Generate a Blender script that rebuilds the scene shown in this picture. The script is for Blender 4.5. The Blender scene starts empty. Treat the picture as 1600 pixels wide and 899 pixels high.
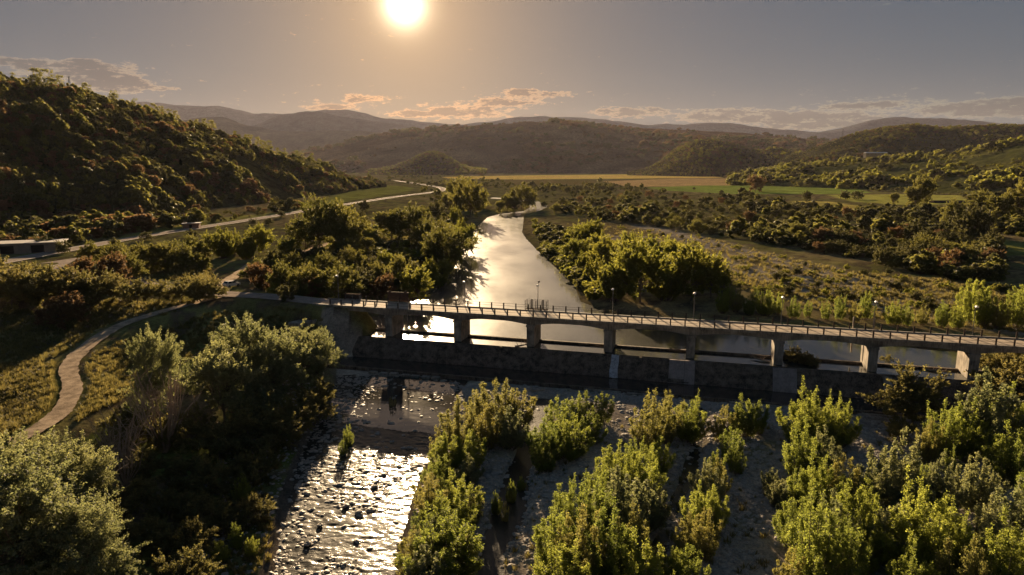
import bpy, math, random
import numpy as np
from mathutils import Vector, noise as mnoise

# ------------------------------------------------------------------ camera, world, sun, exposure
SC = bpy.context.scene
COL = SC.collection
F = 1070.0                 # focal length in photo pixels (1600 wide)
HC = 33.1                  # camera height above the upstream pool
HOR = 258.0                # photo row of the true horizon
TH = math.atan((449.5 - HOR) / F)
cam_d = bpy.data.cameras.new('camera')
cam = bpy.data.objects.new('camera', cam_d); COL.objects.link(cam)
cam.location = (0, 0, HC)
cam.rotation_euler = (math.pi / 2 - TH, 0, 0)
cam_d.sensor_width = 36.0
cam_d.lens = 36.0 * F / 1600.0
cam_d.clip_start = 0.5
cam_d.clip_end = 60000
SC.camera = cam

def ray(px, py):
    dx = (px - 800) / F; dy = (449.5 - py) / F
    return dx, math.cos(TH) + dy * math.sin(TH), dy * math.cos(TH) - math.sin(TH)
def up(px, py, z):                       # photo pixel -> point on the level z
    dx, fw, u = ray(px, py); k = (z - HC) / u
    return np.array([dx * k, fw * k, z])
def at_depth(px, py, Y):                 # photo pixel -> point at depth Y
    dx, fw, u = ray(px, py); k = Y / fw
    return np.array([dx * k, Y, HC + u * k])
def azel(px, py):
    dx, fw, u = ray(px, py)
    return math.atan2(dx, fw), math.atan2(u, math.hypot(dx, fw))

SUN_AZ, SUN_EL = azel(632, 8)
SUN_DIR = Vector((math.sin(SUN_AZ) * math.cos(SUN_EL), math.cos(SUN_AZ) * math.cos(SUN_EL), math.sin(SUN_EL)))
sun_d = bpy.data.lights.new('sun', 'SUN'); sun_d.energy = 5.0; sun_d.angle = math.radians(0.55); sun_d.color = (1.0, 0.73, 0.43)
sun = bpy.data.objects.new('sun', sun_d); COL.objects.link(sun)
sun.rotation_euler = SUN_DIR.to_track_quat('Z', 'Y').to_euler()
sun.location = SUN_DIR * 500

SKY_STRENGTH = 0.05
EXPOSURE = 1.7
SC.view_settings.view_transform = 'Standard'; SC.view_settings.look = 'None'
SC.view_settings.exposure = EXPOSURE; SC.view_settings.gamma = 1.0; SC.view_settings.use_curve_mapping = False
SC.cycles.max_bounces = 5; SC.cycles.diffuse_bounces = 4; SC.cycles.glossy_bounces = 2
SC.cycles.transmission_bounces = 4; SC.cycles.volume_bounces = 0; SC.cycles.transparent_max_bounces = 6
SC.cycles.use_denoising = True
SC.cycles.sample_clamp_indirect = 4.0
SC.cycles.caustics_reflective = False; SC.cycles.caustics_refractive = False

class NT:                                 # tiny node-tree helper
    def __init__(s, nt): s.t = nt; nt.nodes.clear()
    def n(s, typ, **kw):
        nd = s.t.nodes.new(typ)
        for k, v in kw.items():
            if k == 'ins':
                for a, b in v.items(): s.put(nd.inputs[a], b)
            else: setattr(nd, k, v)
        return nd
    def put(s, sock, v):
        if isinstance(v, bpy.types.NodeSocket): s.t.links.new(v, sock)
        else: sock.default_value = v
    def m(s, op, a, b=0.0, c=None, clamp=False):
        nd = s.t.nodes.new('ShaderNodeMath'); nd.operation = op; nd.use_clamp = clamp
        s.put(nd.inputs[0], a); s.put(nd.inputs[1], b)
        if c is not None: s.put(nd.inputs[2], c)
        return nd.outputs[0]
    def mix(s, f, a, b, blend='MIX'):
        nd = s.t.nodes.new('ShaderNodeMix'); nd.data_type = 'RGBA'; nd.blend_type = blend
        s.put(nd.inputs[0], f); s.put(nd.inputs[6], a); s.put(nd.inputs[7], b)
        return nd.outputs[2]
    def ramp(s, x, a, b, smooth=True):
        nd = s.t.nodes.new('ShaderNodeMapRange'); nd.interpolation_type = 'SMOOTHSTEP' if smooth else 'LINEAR'
        s.put(nd.inputs[0], x); nd.inputs[1].default_value = a; nd.inputs[2].default_value = b
        return nd.outputs[0]
    def noise(s, vec, scale, detail=4.0, rough=0.55):
        nd = s.t.nodes.new('ShaderNodeTexNoise')
        if vec is not None: s.t.links.new(vec, nd.inputs['Vector'])
        nd.inputs['Scale'].default_value = scale; nd.inputs['Detail'].default_value = detail; nd.inputs['Roughness'].default_value = rough
        return nd.outputs[0]

def C4(c): return (c[0], c[1], c[2], 1.0)

def build_world():
    w = bpy.data.worlds.new('World'); SC.world = w; w.use_nodes = True
    w.cycles.sampling_method = 'MANUAL'; w.cycles.sample_map_resolution = 512
    N = NT(w.node_tree)
    sky = N.n('ShaderNodeTexSky', sky_type='NISHITA', sun_disc=False, sun_elevation=SUN_EL,
              sun_rotation=SUN_AZ, air_density=1.0, dust_density=0.3, ozone_density=2.8, altitude=50)
    tc = N.n('ShaderNodeTexCoord')
    vec = tc.outputs['Generated']
    sep = N.n('ShaderNodeSeparateXYZ', ins={0: vec})
    el = N.m('ARCSINE', sep.outputs[2]); az = N.m('ARCTAN2', sep.outputs[0], sep.outputs[1])
    gam = N.n('ShaderNodeGamma', ins={0: sky.outputs[0], 1: 0.4})
    hsv = N.n('ShaderNodeHueSaturation', ins={'Saturation': 2.2, 'Value': 0.19, 'Color': gam.outputs[0]})
    sky_fill = N.mix(1.0, hsv.outputs[0], (0.17, 0.29, 0.47, 1), 'ADD')      # even blue tone added over the whole sky to lift the fill light
    # circumsolar aureole of a dusty evening sky
    dot = N.n('ShaderNodeVectorMath', operation='DOT_PRODUCT', ins={0: vec, 1: tuple(SUN_DIR)}).outputs['Value']
    ang = N.m('ARCCOSINE', N.m('MINIMUM', dot, 0.9999999))
    def lobe(width, amp):
        return N.m('MULTIPLY', N.m('EXPONENT', N.m('MULTIPLY', N.m('DIVIDE', ang, math.radians(width)), -1.0)), amp)
    g1 = lobe(0.55, 95.0); g2 = N.m('ADD', lobe(6.5, 4.0), lobe(20.0, 0.55))
    glow = N.mix(1.0, N.n('ShaderNodeMixRGB', blend_type='MULTIPLY', ins={0: 1.0, 1: (1.0, 0.80, 0.52, 1), 2: g1}).outputs[0],
                 N.n('ShaderNodeMixRGB', blend_type='MULTIPLY', ins={0: 1.0, 1: (1.0, 0.55, 0.16, 1), 2: g2}).outputs[0], 'ADD')
    base = N.mix(1.0, sky_fill, glow, 'ADD')
    # clouds: small broken banks low over the horizon
    blobs = [(95,107,46,9),(150,116,62,15),(186,135,34,9),(125,97,14,4),(575,155,32,6),(515,168,30,5),(820,143,34,5),
             (790,160,52,9),(716,176,56,9),(980,175,46,7),(1140,181,78,9),(1245,190,70,11),(1360,164,60,5),(1305,188,56,10),
             (1540,172,80,9),(1600,160,60,6),(862,148,32,4),(10,97,40,5),(250,138,22,3),(640,178,30,5),(1780,160,120,10),(-150,120,120,10)]
    mask = None
    for (bx, by, bw, bh) in blobs:
        a, e = azel(bx, by)
        t1 = N.m('POWER', N.m('ABSOLUTE', N.m('DIVIDE', N.m('SUBTRACT', az, a), bw / F)), 2.0)
        t2 = N.m('POWER', N.m('ABSOLUTE', N.m('DIVIDE', N.m('SUBTRACT', el, e), bh / F)), 2.0)
        g = N.m('EXPONENT', N.m('MULTIPLY', N.m('ADD', t1, t2), -1.0))
        mask = g if mask is None else N.m('ADD', mask, g)
    band = N.m('MULTIPLY', N.m('EXPONENT', N.m('MULTIPLY', N.m('POWER', N.m('DIVIDE', N.m('SUBTRACT', el, 0.07), 0.03), 2.0), -1.0)), 0.16)
    mask = N.m('MINIMUM', N.m('ADD', mask, band), 1.0)
    cv = N.n('ShaderNodeCombineXYZ', ins={0: az, 1: N.m('MULTIPLY', el, 3.2), 2: 0.3}).outputs[0]
    fb = N.noise(cv, 55.0, 8.0, 0.68)
    dens = N.m('SUBTRACT', N.m('ADD', N.m('MULTIPLY', mask, 0.80), N.m('MULTIPLY', fb, 2.2)), 1.35)
    cl = N.ramp(dens, 0.06, 0.30)
    core = N.ramp(dens, 0.22, 0.52)
    # a lit cloud edge follows the brightness of the sky around it
    edge = N.mix(1.0, base, (2.9, 2.1, 1.4, 1), 'MULTIPLY')
    dark = N.mix(1.0, base, (0.85, 0.70, 0.62, 1), 'MULTIPLY')
    ccol = N.mix(core, edge, dark)
    out = N.mix(N.m('MULTIPLY', cl, 0.85), base, ccol)
    bg = N.n('ShaderNodeBackground', ins={'Color': out, 'Strength': SKY_STRENGTH})
    o = N.n('ShaderNodeOutputWorld'); N.t.links.new(bg.outputs[0], o.inputs[0])
build_world()

# ------------------------------------------------------------------ numpy noise
_rng = np.random.RandomState(7)
_PERM = _rng.permutation(512); _TAB = _rng.rand(512)
def vnoise(x, y):
    x = np.asarray(x, float); y = np.asarray(y, float)
    xi = np.floor(x).astype(int); yi = np.floor(y).astype(int)
    fx = x - xi; fy = y - yi
    fx = fx * fx * (3 - 2 * fx); fy = fy * fy * (3 - 2 * fy)
    def h(a, b): return _TAB[(_PERM[a & 511] + b * 57) & 511]
    a = h(xi, yi); b = h(xi + 1, yi); c = h(xi, yi + 1); d = h(xi + 1, yi + 1)
    return (a + (b - a) * fx) * (1 - fy) + (c + (d - c) * fx) * fy
def fbm(x, y, scale, oct=4, gain=0.5):
    s = 0; a = 1; t = 0
    for i in range(oct):
        s = s + a * vnoise(x / scale + 17.3 * i, y / scale - 9.1 * i); t += a
        a *= gain; scale /= 2.03
    return s / t
def sstep(a, b, x):
    t = np.clip((x - a) / (b - a), 0, 1); return t * t * (3 - 2 * t)
def in_poly(P, x, y):
    r = np.zeros(np.shape(x), bool); n = len(P)
    for i in range(n):
        x0, y0 = P[i][:2]; x1, y1 = P[(i + 1) % n][:2]
        if y0 == y1: continue
        c = ((y0 > y) != (y1 > y)) & (x < (x1 - x0) * (y - y0) / (y1 - y0) + x0)
        r ^= c
    return r
def seg_dist(P, x, y, closed):
    best = np.full(np.shape(x), 1e9); par = np.zeros(np.shape(x))
    n = len(P)
    for i in range(n if closed else n - 1):
        ax, ay = P[i][:2]; bx, by = P[(i + 1) % n][:2]
        vx, vy = bx - ax, by - ay; L = vx * vx + vy * vy + 1e-9
        t = np.clip(((x - ax) * vx + (y - ay) * vy) / L, 0, 1)
        d = np.hypot(x - ax - t * vx, y - ay - t * vy)
        m = d < best
        best = np.where(m, d, best); par = np.where(m, i + t, par)
    return best, par
def sdf(P, x, y):
    d, _ = seg_dist(P, x, y, True)
    return np.where(in_poly(P, x, y), -d, d)
def smooth_line(P, n=6):                  # Catmull-Rom through 2D/3D points
    P = [np.array(p, float) for p in P]; out = []
    for i in range(len(P) - 1):
        p0 = P[max(i - 1, 0)]; p1 = P[i]; p2 = P[i + 1]; p3 = P[min(i + 2, len(P) - 1)]
        for k in range(n):
            t = k / n
            out.append(0.5 * (2 * p1 + (p2 - p0) * t + (2 * p0 - 5 * p1 + 4 * p2 - p3) * t * t + (3 * p1 - p0 - 3 * p2 + p3) * t ** 3))
    out.append(P[-1]); return out

# ------------------------------------------------------------------ bridge frame (s along, n upstream)
DECK = 5.6
A = up(509, 477, DECK); D_ = up(1600, 544, DECK)
bd = (D_ - A) / np.linalg.norm(D_ - A); bn = np.array([-bd[1], bd[0], 0])
BANG = math.atan2(bd[1], bd[0])
def sn(x, y): return (x - A[0]) * bd[0] + (y - A[1]) * bd[1], (x - A[0]) * bn[0] + (y - A[1]) * bn[1]
def W(s, n): return (A[0] + bd[0] * s + bn[0] * n, A[1] + bd[1] * s + bn[1] * n)
PIERS = [13.4 + 14.3 * i for i in range(8)]

# ------------------------------------------------------------------ ground plan
def pz(L, z): return [tuple(up(a, b, z)[:2]) for a, b in L]
pool = [W(1.5, -0.7), W(0.5, 8), W(3, 22), (-25, 165), (-19.5, 190), (-19.5, 250), (-20.5, 300), (-21, 346), (-18, 400), (-16, 443), (-9, 470),
        (8, 500), (14, 545), (14, 600), (4, 650), (-22, 690), (-22, 712), (10, 690), (24, 640), (30, 590), (28, 545), (20, 500), (9, 465), (7, 400), (5.5, 340), (7, 310), (12, 250), (15.5, 216),
        (18, 185), (17.5, 165), W(58, 27), W(75, 21), W(100, 20), W(117, 18), W(117.5, -0.7)]
river = pz([(527, 588), (520, 622), (474, 690), (446, 760), (428, 830), (410, 899), (380, 1020), (330, 1400)], -4.0) + \
        pz([(420, 1400), (575, 1020), (622, 899), (645, 830), (664, 760), (688, 690), (712, 622), (735, 592)], -4.0)
tail = [W(3, -3), W(3, -14), W(30, -11), W(60, -10.5), W(100, -10), W(112, -9), W(112, -3)]    # stilling basin below the weir
chan_a = pz([(848, 628), (838, 660), (826, 700), (805, 745), (800, 800), (775, 850), (765, 910), (740, 1000)], -4.0)
chan_b = pz([(1096, 640), (1088, 700), (1075, 745), (1048, 800), (1030, 860), (1020, 930)], -4.0)

main_road = [(-150, 60, 6.2), (-147, 150, 6.2), (-144.5, 190, 6.1), (-144, 225, 6), (-143, 258, 6), (-138, 300, 6), (-131, 350, 6), (-124, 430, 5.8),
             (-116, 505, 5.6), (-103, 620, 5.2), (-80, 760, 4.8), (-95, 900, 4.5), (-150, 1080, 4.5), (-220, 1300, 4.5)]
p = lambda a, b, z: (up(a, b, z)[0], up(a, b, z)[1], z)
access = [p(40, 428, 6.05), p(96, 424, 6.0), p(150, 432, 5.9), p(212, 442, 5.8), p(280, 455, 5.7), p(345, 459, 5.65), p(430, 464, 5.62), (*W(-4, 3.1), 5.6), (*W(1, 3.1), 5.6)]
track = [p(350, 462, 5.6), p(310, 472, 5.3), p(250, 488, 4.8), p(185, 510, 4.1), p(135, 542, 3.4), p(108, 572, 2.9), p(113, 606, 2.4), p(98, 640, 2.0),
         p(62, 668, 1.8), p(0, 700, 1.5), p(-120, 760, 1.2)]
track_up = [p(348, 455, 5.6), p(352, 442, 5.4), p(375, 427, 5.2), p(398, 412, 5.0), p(450, 402, 4.6), p(480, 392, 4.5), p(545, 370, 4.4), p(590, 352, 4.2), p(640, 338, 4.0)]
ROADS = [(smooth_line(main_road), 7.2), (smooth_line(access), 5.6), (smooth_line(track, 14), 3.6), (smooth_line(track_up, 10), 3.2)]

def bank_left(x, y):                       # terrace heights left of the pool
    d = np.clip(-(x + 19), 0, 400)
    return 0.9 + 3.9 * sstep(2, 45, d) + 1.2 * sstep(60, 120, d)
def height(x, y):
    x = np.asarray(x, float); y = np.asarray(y, float)
    s, n = sn(x, y)
    r = np.hypot(x, y)
    rough = fbm(x, y, 14, 4) - 0.5
    # upstream
    sp = sdf(pool, x, y)
    left = sstep(6, -10, x + 0.0 * y)
    zl = bank_left(x, y); zr = 0.7 + 1.5 * sstep(2, 90, sp) + 1.2 * sstep(90, 400, sp)
    zo = zl * left + zr * (1 - left)
    zo = zo * sstep(-0.5, 7, sp) + 0.25 * (1 - sstep(-0.5, 7, sp)) + rough * 1.0 * sstep(1, 10, sp)
    zu = np.where(sp < 0, 0.25 - 1.9 * sstep(0, -3.5, sp), zo)
    # downstream
    sr = sdf(river, x, y)
    da, _ = seg_dist(chan_a, x, y, False); db, _ = seg_dist(chan_b, x, y, False)
    g = -3.62 + 0.35 * rough
    g = g - 0.75 * sstep(2.6, 0.6, da + rough * 1.5) - 0.6 * sstep(2.0, 0.4, db + rough * 1.2)
    lb = in_poly([(-400, -300), (-400, 260), W(-10, -4), W(4, -4)] + [tuple(q) for q in river[:8]] + [(-30, -300)], x, y)
    rise = sstep(1, 30, sr) * 4.6 + sstep(28, 70, sr) * 2.2
    g = np.where(lb, -3.7 + rise + rough * (0.5 + sstep(4, 20, sr)), g)
    g = np.where(sr < 0, -4.05 - 0.55 * sstep(0, -2.5, sr) + 0.5 * rough, g)
    st = sdf(tail, x, y)
    g = np.where(st < 0, np.minimum(g, -4.0), g)
    g = g + sstep(112, 132, s) * 5.2
    g = g + sstep(0, -16, s) * sstep(-22, -6, n) * 2.2
    zz = g + (zu - g) * sstep(-2.6, 0.6, n)
    zz = np.where((s < -1) | (s > 124), g + (zu - g) * sstep(-14, 2, n), zz)
    # roads
    for P, w in ROADS:
        zs = np.array([q[2] for q in P]); d, t = seg_dist(P, x, y, False)
        zr_ = np.interp(t, np.arange(len(P)), zs)
        k = sstep(w / 2 + 7, w / 2 + 0.6, d)
        zz = zz + (zr_ - 0.14 - zz) * k
    far = sstep(700, 1500, r)
    zz = zz * (1 - far) + (2.2 + 2 * (fbm(x, y, 300, 2) - .5)) * far
    return zz
GRID = {}
def hq(x, y):                              # quick look-up in the built ground sheet
    x = np.asarray(x, float); y = np.asarray(y, float)
    a = np.arctan2(x, y); r = np.hypot(x, y); az, rr, Z = GRID['az'], GRID['rr'], GRID['z']
    i = np.clip(np.searchsorted(az, a) - 1, 0, len(az) - 2); j = np.clip(np.searchsorted(rr, r) - 1, 0, len(rr) - 2)
    u = np.clip((a - az[i]) / (az[i + 1] - az[i]), 0, 1); v = np.clip((r - rr[j]) / (rr[j + 1] - rr[j]), 0, 1)
    return (Z[i, j] * (1 - u) + Z[i + 1, j] * u) * (1 - v) + (Z[i, j + 1] * (1 - u) + Z[i + 1, j + 1] * u) * v
def h1(x, y): return float(hq(np.array([x]), np.array([y]))[0])
def ground_px(px, py):                     # photo pixel -> point on the ground
    z = 1.0
    for _ in range(12):
        q = up(px, py, z); z = 0.5 * z + 0.5 * h1(q[0], q[1])
    q = up(px, py, z); return q[0], q[1], h1(q[0], q[1])

# ------------------------------------------------------------------ object helpers
class MB:
    def __init__(s): s.v = []; s.f = []
    def box(s, x0, x1, y0, y1, z0, z1):
        b = len(s.v)
        s.v += [(x0,y0,z0),(x1,y0,z0),(x1,y1,z0),(x0,y1,z0),(x0,y0,z1),(x1,y0,z1),(x1,y1,z1),(x0,y1,z1)]
        s.f += [tuple(b + i for i in q) for q in ((0,3,2,1),(4,5,6,7),(0,1,5,4),(1,2,6,5),(2,3,7,6),(3,0,4,7))]; return s
    def prism(s, prof, y0, y1):            # profile in xz, swept along y
        b = len(s.v); n = len(prof)
        s.v += [(x, y0, z) for x, z in prof] + [(x, y1, z) for x, z in prof]
        s.f += [tuple(b + i for i in range(n)), tuple(b + n + i for i in reversed(range(n)))]
        s.f += [(b + i, b + n + i, b + n + (i + 1) % n, b + (i + 1) % n) for i in range(n)]; return s
    def prismz(s, prof, z0, z1):           # outline in xy, swept along z
        b = len(s.v); n = len(prof)
        s.v += [(x, y, z0) for x, y in prof] + [(x, y, z1) for x, y in prof]
        s.f += [tuple(b + i for i in reversed(range(n))), tuple(b + n + i for i in range(n))]
        s.f += [(b + i, b + (i + 1) % n, b + n + (i + 1) % n, b + n + i) for i in range(n)]; return s
    def tube(s, pts, rad, k=6):
        pts = [Vector(q) for q in pts]; b = len(s.v)
        if not hasattr(rad, '__len__'): rad = [rad] * len(pts)
        for i, q in enumerate(pts):
            d = (pts[min(i + 1, len(pts) - 1)] - pts[max(i - 1, 0)]).normalized()
            a = d.orthogonal().normalized() if abs(d.z) < 0.9 else Vector((1, 0, 0)); c = d.cross(a).normalized(); a = c.cross(d)
            for j in range(k):
                t = 2 * math.pi * j / k
                s.v.append(tuple(q + (a * math.cos(t) + c * math.sin(t)) * rad[i]))
        for i in range(len(pts) - 1):
            for j in range(k):
                s.f.append((b + i * k + j, b + i * k + (j + 1) % k, b + (i + 1) * k + (j + 1) % k, b + (i + 1) * k + j))
        s.f.append(tuple(b + j for j in reversed(range(k)))); e = b + (len(pts) - 1) * k
        s.f.append(tuple(e + j for j in range(k))); return s
    def mesh(s, name, mat):
        me = bpy.data.meshes.new(name); me.from_pydata(s.v, [], s.f)
        if mat: me.materials.append(mat)
        me.update(); return me
    def build(s, name, mat, parent=None, loc=(0, 0, 0), rot=(0, 0, 0)):
        return link(name, s.mesh(name, mat), parent, loc, rot)
def link(name, me, parent=None, loc=(0, 0, 0), rot=(0, 0, 0), scale=None):
    o = bpy.data.objects.new(name, me); COL.objects.link(o); o.location = loc; o.rotation_euler = rot
    if scale is not None: o.scale = scale if hasattr(scale, '__len__') else (scale,) * 3
    o.parent = parent; return o
def tag(o, label, cat, group=None):
    o['label'] = label; o['category'] = cat
    if group: o['group'] = group
    return o
def thing(name, label, cat, loc, rz=0.0, group=None):
    o = bpy.data.objects.new(name, None); COL.objects.link(o); o.empty_display_size = 0.3
    o.location = loc; o.rotation_euler = (0, 0, rz); return tag(o, label, cat, group)
def structure(o): o['kind'] = 'structure'; return o
def smooth(me): me.polygons.foreach_set('use_smooth', [True] * len(me.polygons)); return me
def np_mesh(name, V, Q, mat, cols=None, smoothed=True):
    me = bpy.data.meshes.new(name); V = np.asarray(V, np.float32); Q = np.asarray(Q, np.int32); k = Q.shape[1]
    me.vertices.add(len(V)); me.vertices.foreach_set('co', V.ravel())
    me.loops.add(Q.size); me.loops.foreach_set('vertex_index', Q.ravel())
    me.polygons.add(len(Q)); me.polygons.foreach_set('loop_start', np.arange(0, Q.size, k, dtype=np.int32))
    me.polygons.foreach_set('loop_total', np.full(len(Q), k, np.int32))
    if smoothed: me.polygons.foreach_set('use_smooth', np.ones(len(Q), bool))
    if cols is not None:
        at = me.color_attributes.new('col', 'FLOAT_COLOR', 'POINT')
        c4 = np.ones((len(V), 4), np.float32); c4[:, :3] = cols; at.data.foreach_set('color', c4.ravel())
    if mat: me.materials.append(mat)
    me.update(); me.validate(); return me
def grid_quads(nu, nv):
    i = np.arange(nu - 1)[:, None] * nv + np.arange(nv - 1)[None, :]
    return np.stack([i, i + nv, i + nv + 1, i + 1], -1).reshape(-1, 4)

# ------------------------------------------------------------------ materials
def newmat(name):
    m = bpy.data.materials.new(name); m.use_nodes = True; return m, NT(m.node_tree)
def finish(N, sh, disp=None):
    o = N.n('ShaderNodeOutputMaterial'); N.t.links.new(sh, o.inputs[0])
def bump(N, h, strength, dist):
    return N.n('ShaderNodeBump', ins={'Height': h, 'Strength': strength, 'Distance': dist}).outputs[0]
def mat(name, col, rough=0.85, var=0.35, scale=1.5, bmp=0.0, metal=0.0, streak=False):
    m, N = newmat(name); tc = N.n('ShaderNodeTexCoord'); v = tc.outputs['Object']
    a = N.noise(v, scale, 5.0, 0.6); b = N.noise(v, scale * 9, 4.0, 0.6)
    if streak:
        mp = N.n('ShaderNodeMapping', ins={0: v}); mp.inputs['Scale'].default_value = (3.5, 3.5, 0.35)
        b = N.noise(mp.outputs[0], scale * 2, 4.0, 0.6)
    f = N.m('ADD', N.m('MULTIPLY', a, 0.6), N.m('MULTIPLY', b, 0.4))
    c = N.mix(N.ramp(f, 0.3, 0.7), C4([q * (1 - var) for q in col]), C4([min(q * (1 + var), 1) for q in col]))
    p = N.n('ShaderNodeBsdfPrincipled', ins={'Base Color': c, 'Roughness': rough, 'Metallic': metal})
    if rough > 0.7: p.inputs['Specular IOR Level'].default_value = 0.2 if rough < 0.95 else 0.0
    if bmp: N.put(p.inputs['Normal'], bump(N, f, bmp, 0.1))
    finish(N, p.outputs[0]); return m
def ground_mat(name, fine=1.2, bmp=0.6, var=0.5):
    m, N = newmat(name); at = N.n('ShaderNodeAttribute', attribute_name='col')
    geo = N.n('ShaderNodeNewGeometry'); v = geo.outputs['Position']
    n1 = N.noise(v, 1.0 / 9, 5.0, 0.62); n2 = N.noise(v, fine, 6.0, 0.7); n3 = N.noise(v, 1.0 / 60, 4.0, 0.6)
    n4 = N.noise(v, fine * 3.3, 3.0, 0.7)
    f = N.m('ADD', N.m('MULTIPLY', n1, 0.30), N.m('ADD', N.m('MULTIPLY', N.m('ADD', N.m('MULTIPLY', n2, 0.5), N.m('MULTIPLY', n4, 0.5)), 0.55), N.m('MULTIPLY', n3, 0.15)))
    lo = N.mix(1.0, at.outputs['Color'], (1 - var, 1 - var, 1 - var * 0.95, 1), 'MULTIPLY')
    hi = N.mix(1.0, at.outputs['Color'], (1 + var, 1 + var * 0.95, 1 + var * 0.8, 1), 'MULTIPLY')
    c = N.mix(N.ramp(f, 0.38, 0.62), lo, hi)
    p = N.n('ShaderNodeBsdfDiffuse', ins={'Color': c, 'Roughness': 0.6, 'Normal': bump(N, n2, bmp, 0.35)})
    finish(N, p.outputs[0]); return m
def leaf_mat(name, col, tcol, trans=0.5, var=0.3, rough=0.65):
    m, N = newmat(name); at = N.n('ShaderNodeAttribute', attribute_name='lv')
    oi = N.n('ShaderNodeObjectInfo')
    v = N.m('ADD', N.m('MULTIPLY', at.outputs['Fac'], 0.6), N.m('MULTIPLY', oi.outputs['Random'], 0.4))
    def two(c):
        return N.mix(v, C4([c[0] * (1 - var) * 0.9, c[1] * (1 - var), c[2] * (1 - var)]), C4([c[0] * (1 + var) * 1.08, c[1] * (1 + var), c[2] * (1 + var) * 0.9]))
    d = N.n('ShaderNodeBsdfPrincipled', ins={'Base Color': two(col), 'Roughness': rough})
    d.inputs['Specular IOR Level'].default_value = 0.12
    t = N.n('ShaderNodeBsdfTranslucent', ins={'Color': two(tcol)})
    mx = N.n('ShaderNodeMixShader', ins={0: trans, 1: d.outputs[0], 2: t.outputs[0]})
    finish(N, mx.outputs[0]); return m
def water_mat(name, col, rough, waves, ior=1.33, spec=0.5, ripple=None):
    m, N = newmat(name); geo = N.n('ShaderNodeNewGeometry'); v = geo.outputs['Position']
    h = None
    for (sc, amp) in waves:
        mp = N.n('ShaderNodeMapping', ins={0: v}); mp.inputs['Scale'].default_value = (0.7, 1.3, 1.0)
        q = N.m('MULTIPLY', N.noise(mp.outputs[0], sc, 3.0, 0.5), amp)
        h = q if h is None else N.m('ADD', h, q)
    p = N.n('ShaderNodeBsdfPrincipled', ins={'Base Color': C4(col), 'Roughness': rough, 'IOR': ior, 'Normal': bump(N, h, 1.0, 1.0)})
    p.inputs['Specular IOR Level'].default_value = spec
    if ripple:                              # wind-ruffled share of the surface
        r = N.n('ShaderNodeBsdfPrincipled', ins={'Base Color': C4(col), 'Roughness': ripple[0], 'IOR': ior, 'Normal': p.inputs['Normal'].links[0].from_socket})
        r.inputs['Specular IOR Level'].default_value = spec
        mp = N.n('ShaderNodeMapping', ins={0: v}); mp.inputs['Scale'].default_value = (0.05, 0.02, 1.0)
        rf = N.m('MULTIPLY', N.ramp(N.noise(mp.outputs[0], 1.6, 4.0, 0.6), 0.3, 0.7), 0.7 * ripple[1]); rf = N.m('ADD', rf, 0.65 * ripple[1])
        mx = N.n('ShaderNodeMixShader', ins={0: rf, 1: p.outputs[0], 2: r.outputs[0]}); finish(N, mx.outputs[0]); return m
    finish(N, p.outputs[0]); return m

M = {}
M['ground'] = ground_mat('ground_soil')
M['hill'] = ground_mat('hill_cover', 0.12, 1.0, 0.55)
M['far'] = ground_mat('hazed_mountain_cover', 0.012, 0.8, 0.3)
M['pool'] = water_mat('pool_water', (0.035, 0.035, 0.028), 0.11, [(0.9, 0.010), (0.18, 0.02), (4.0, 0.002)], ior=1.6, spec=0.6, ripple=(0.42, 0.20))
M['basin'] = water_mat('basin_water', (0.04, 0.037, 0.032), 0.04, [(1.4, 0.006), (5.0, 0.002)], ior=1.5, spec=0.7)
M['rapids'] = water_mat('rapids_water', (0.03, 0.027, 0.02), 0.12, [(4.0, 0.03), (10.0, 0.012)], spec=0.32, ripple=(0.42, 0.30))
M['foam'] = mat('foam_water', (0.38, 0.38, 0.40), 0.5, 0.6, 2.5, 0.3, streak=True)
M['asphalt'] = mat('worn_asphalt', (0.28, 0.235, 0.20), 0.95, 0.3, 0.6, 0.15)
M['deck'] = mat('sunlit_deck_asphalt', (0.36, 0.29, 0.22), 0.9, 0.25, 0.5, 0.2)  # asphalt lightened to tan, low sun on the deck put into the colour
M['dirt'] = mat('pale_dirt', (0.36, 0.28, 0.20), 0.95, 0.5, 0.8, 0.6)
M['paint'] = mat('road_paint', (0.6, 0.58, 0.52), 0.7, 0.3, 2.0)
M['conc'] = mat('weathered_concrete', (0.26, 0.225, 0.185), 0.85, 0.65, 0.6, 0.4, streak=True)
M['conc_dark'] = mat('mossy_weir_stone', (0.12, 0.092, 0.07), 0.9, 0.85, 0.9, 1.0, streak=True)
M['conc_pink'] = mat('newer_patch_concrete', (0.27, 0.22, 0.20), 0.85, 0.35, 0.7, 0.3, streak=True)
M['steel'] = mat('grey_steel', (0.16, 0.155, 0.15), 0.5, 0.25, 3.0, metal=0.5)
M['rail'] = mat('rail_paint', (0.075, 0.06, 0.05), 0.95, 0.4, 2.0)
M['white'] = mat('white_paint', (0.78, 0.77, 0.74), 0.45, 0.06, 2.0)
M['bark'] = mat('grey_bark', (0.17, 0.135, 0.10), 0.95, 0.4, 3.0, 0.4)
M['stone'] = mat('river_stone', (0.28, 0.24, 0.20), 0.6, 0.55, 1.2, 0.3)
M['pale_stone'] = mat('pale_cobble', (0.30, 0.27, 0.24), 0.8, 0.4, 1.5, 0.3)
M['rust'] = mat('rusty_board', (0.07, 0.047, 0.038), 0.9, 0.35, 1.5)
M['roof'] = mat('fibre_cement_roof', (0.36, 0.33, 0.31), 0.8, 0.25, 0.7)
M['plaster'] = mat('dirty_plaster', (0.24, 0.20, 0.16), 0.9, 0.3, 0.6)
M['brick'] = mat('old_brick', (0.24, 0.13, 0.09), 0.9, 0.35, 1.0)
M['dark'] = mat('dark_opening', (0.012, 0.012, 0.012), 0.9, 0.2, 1.0)
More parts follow.
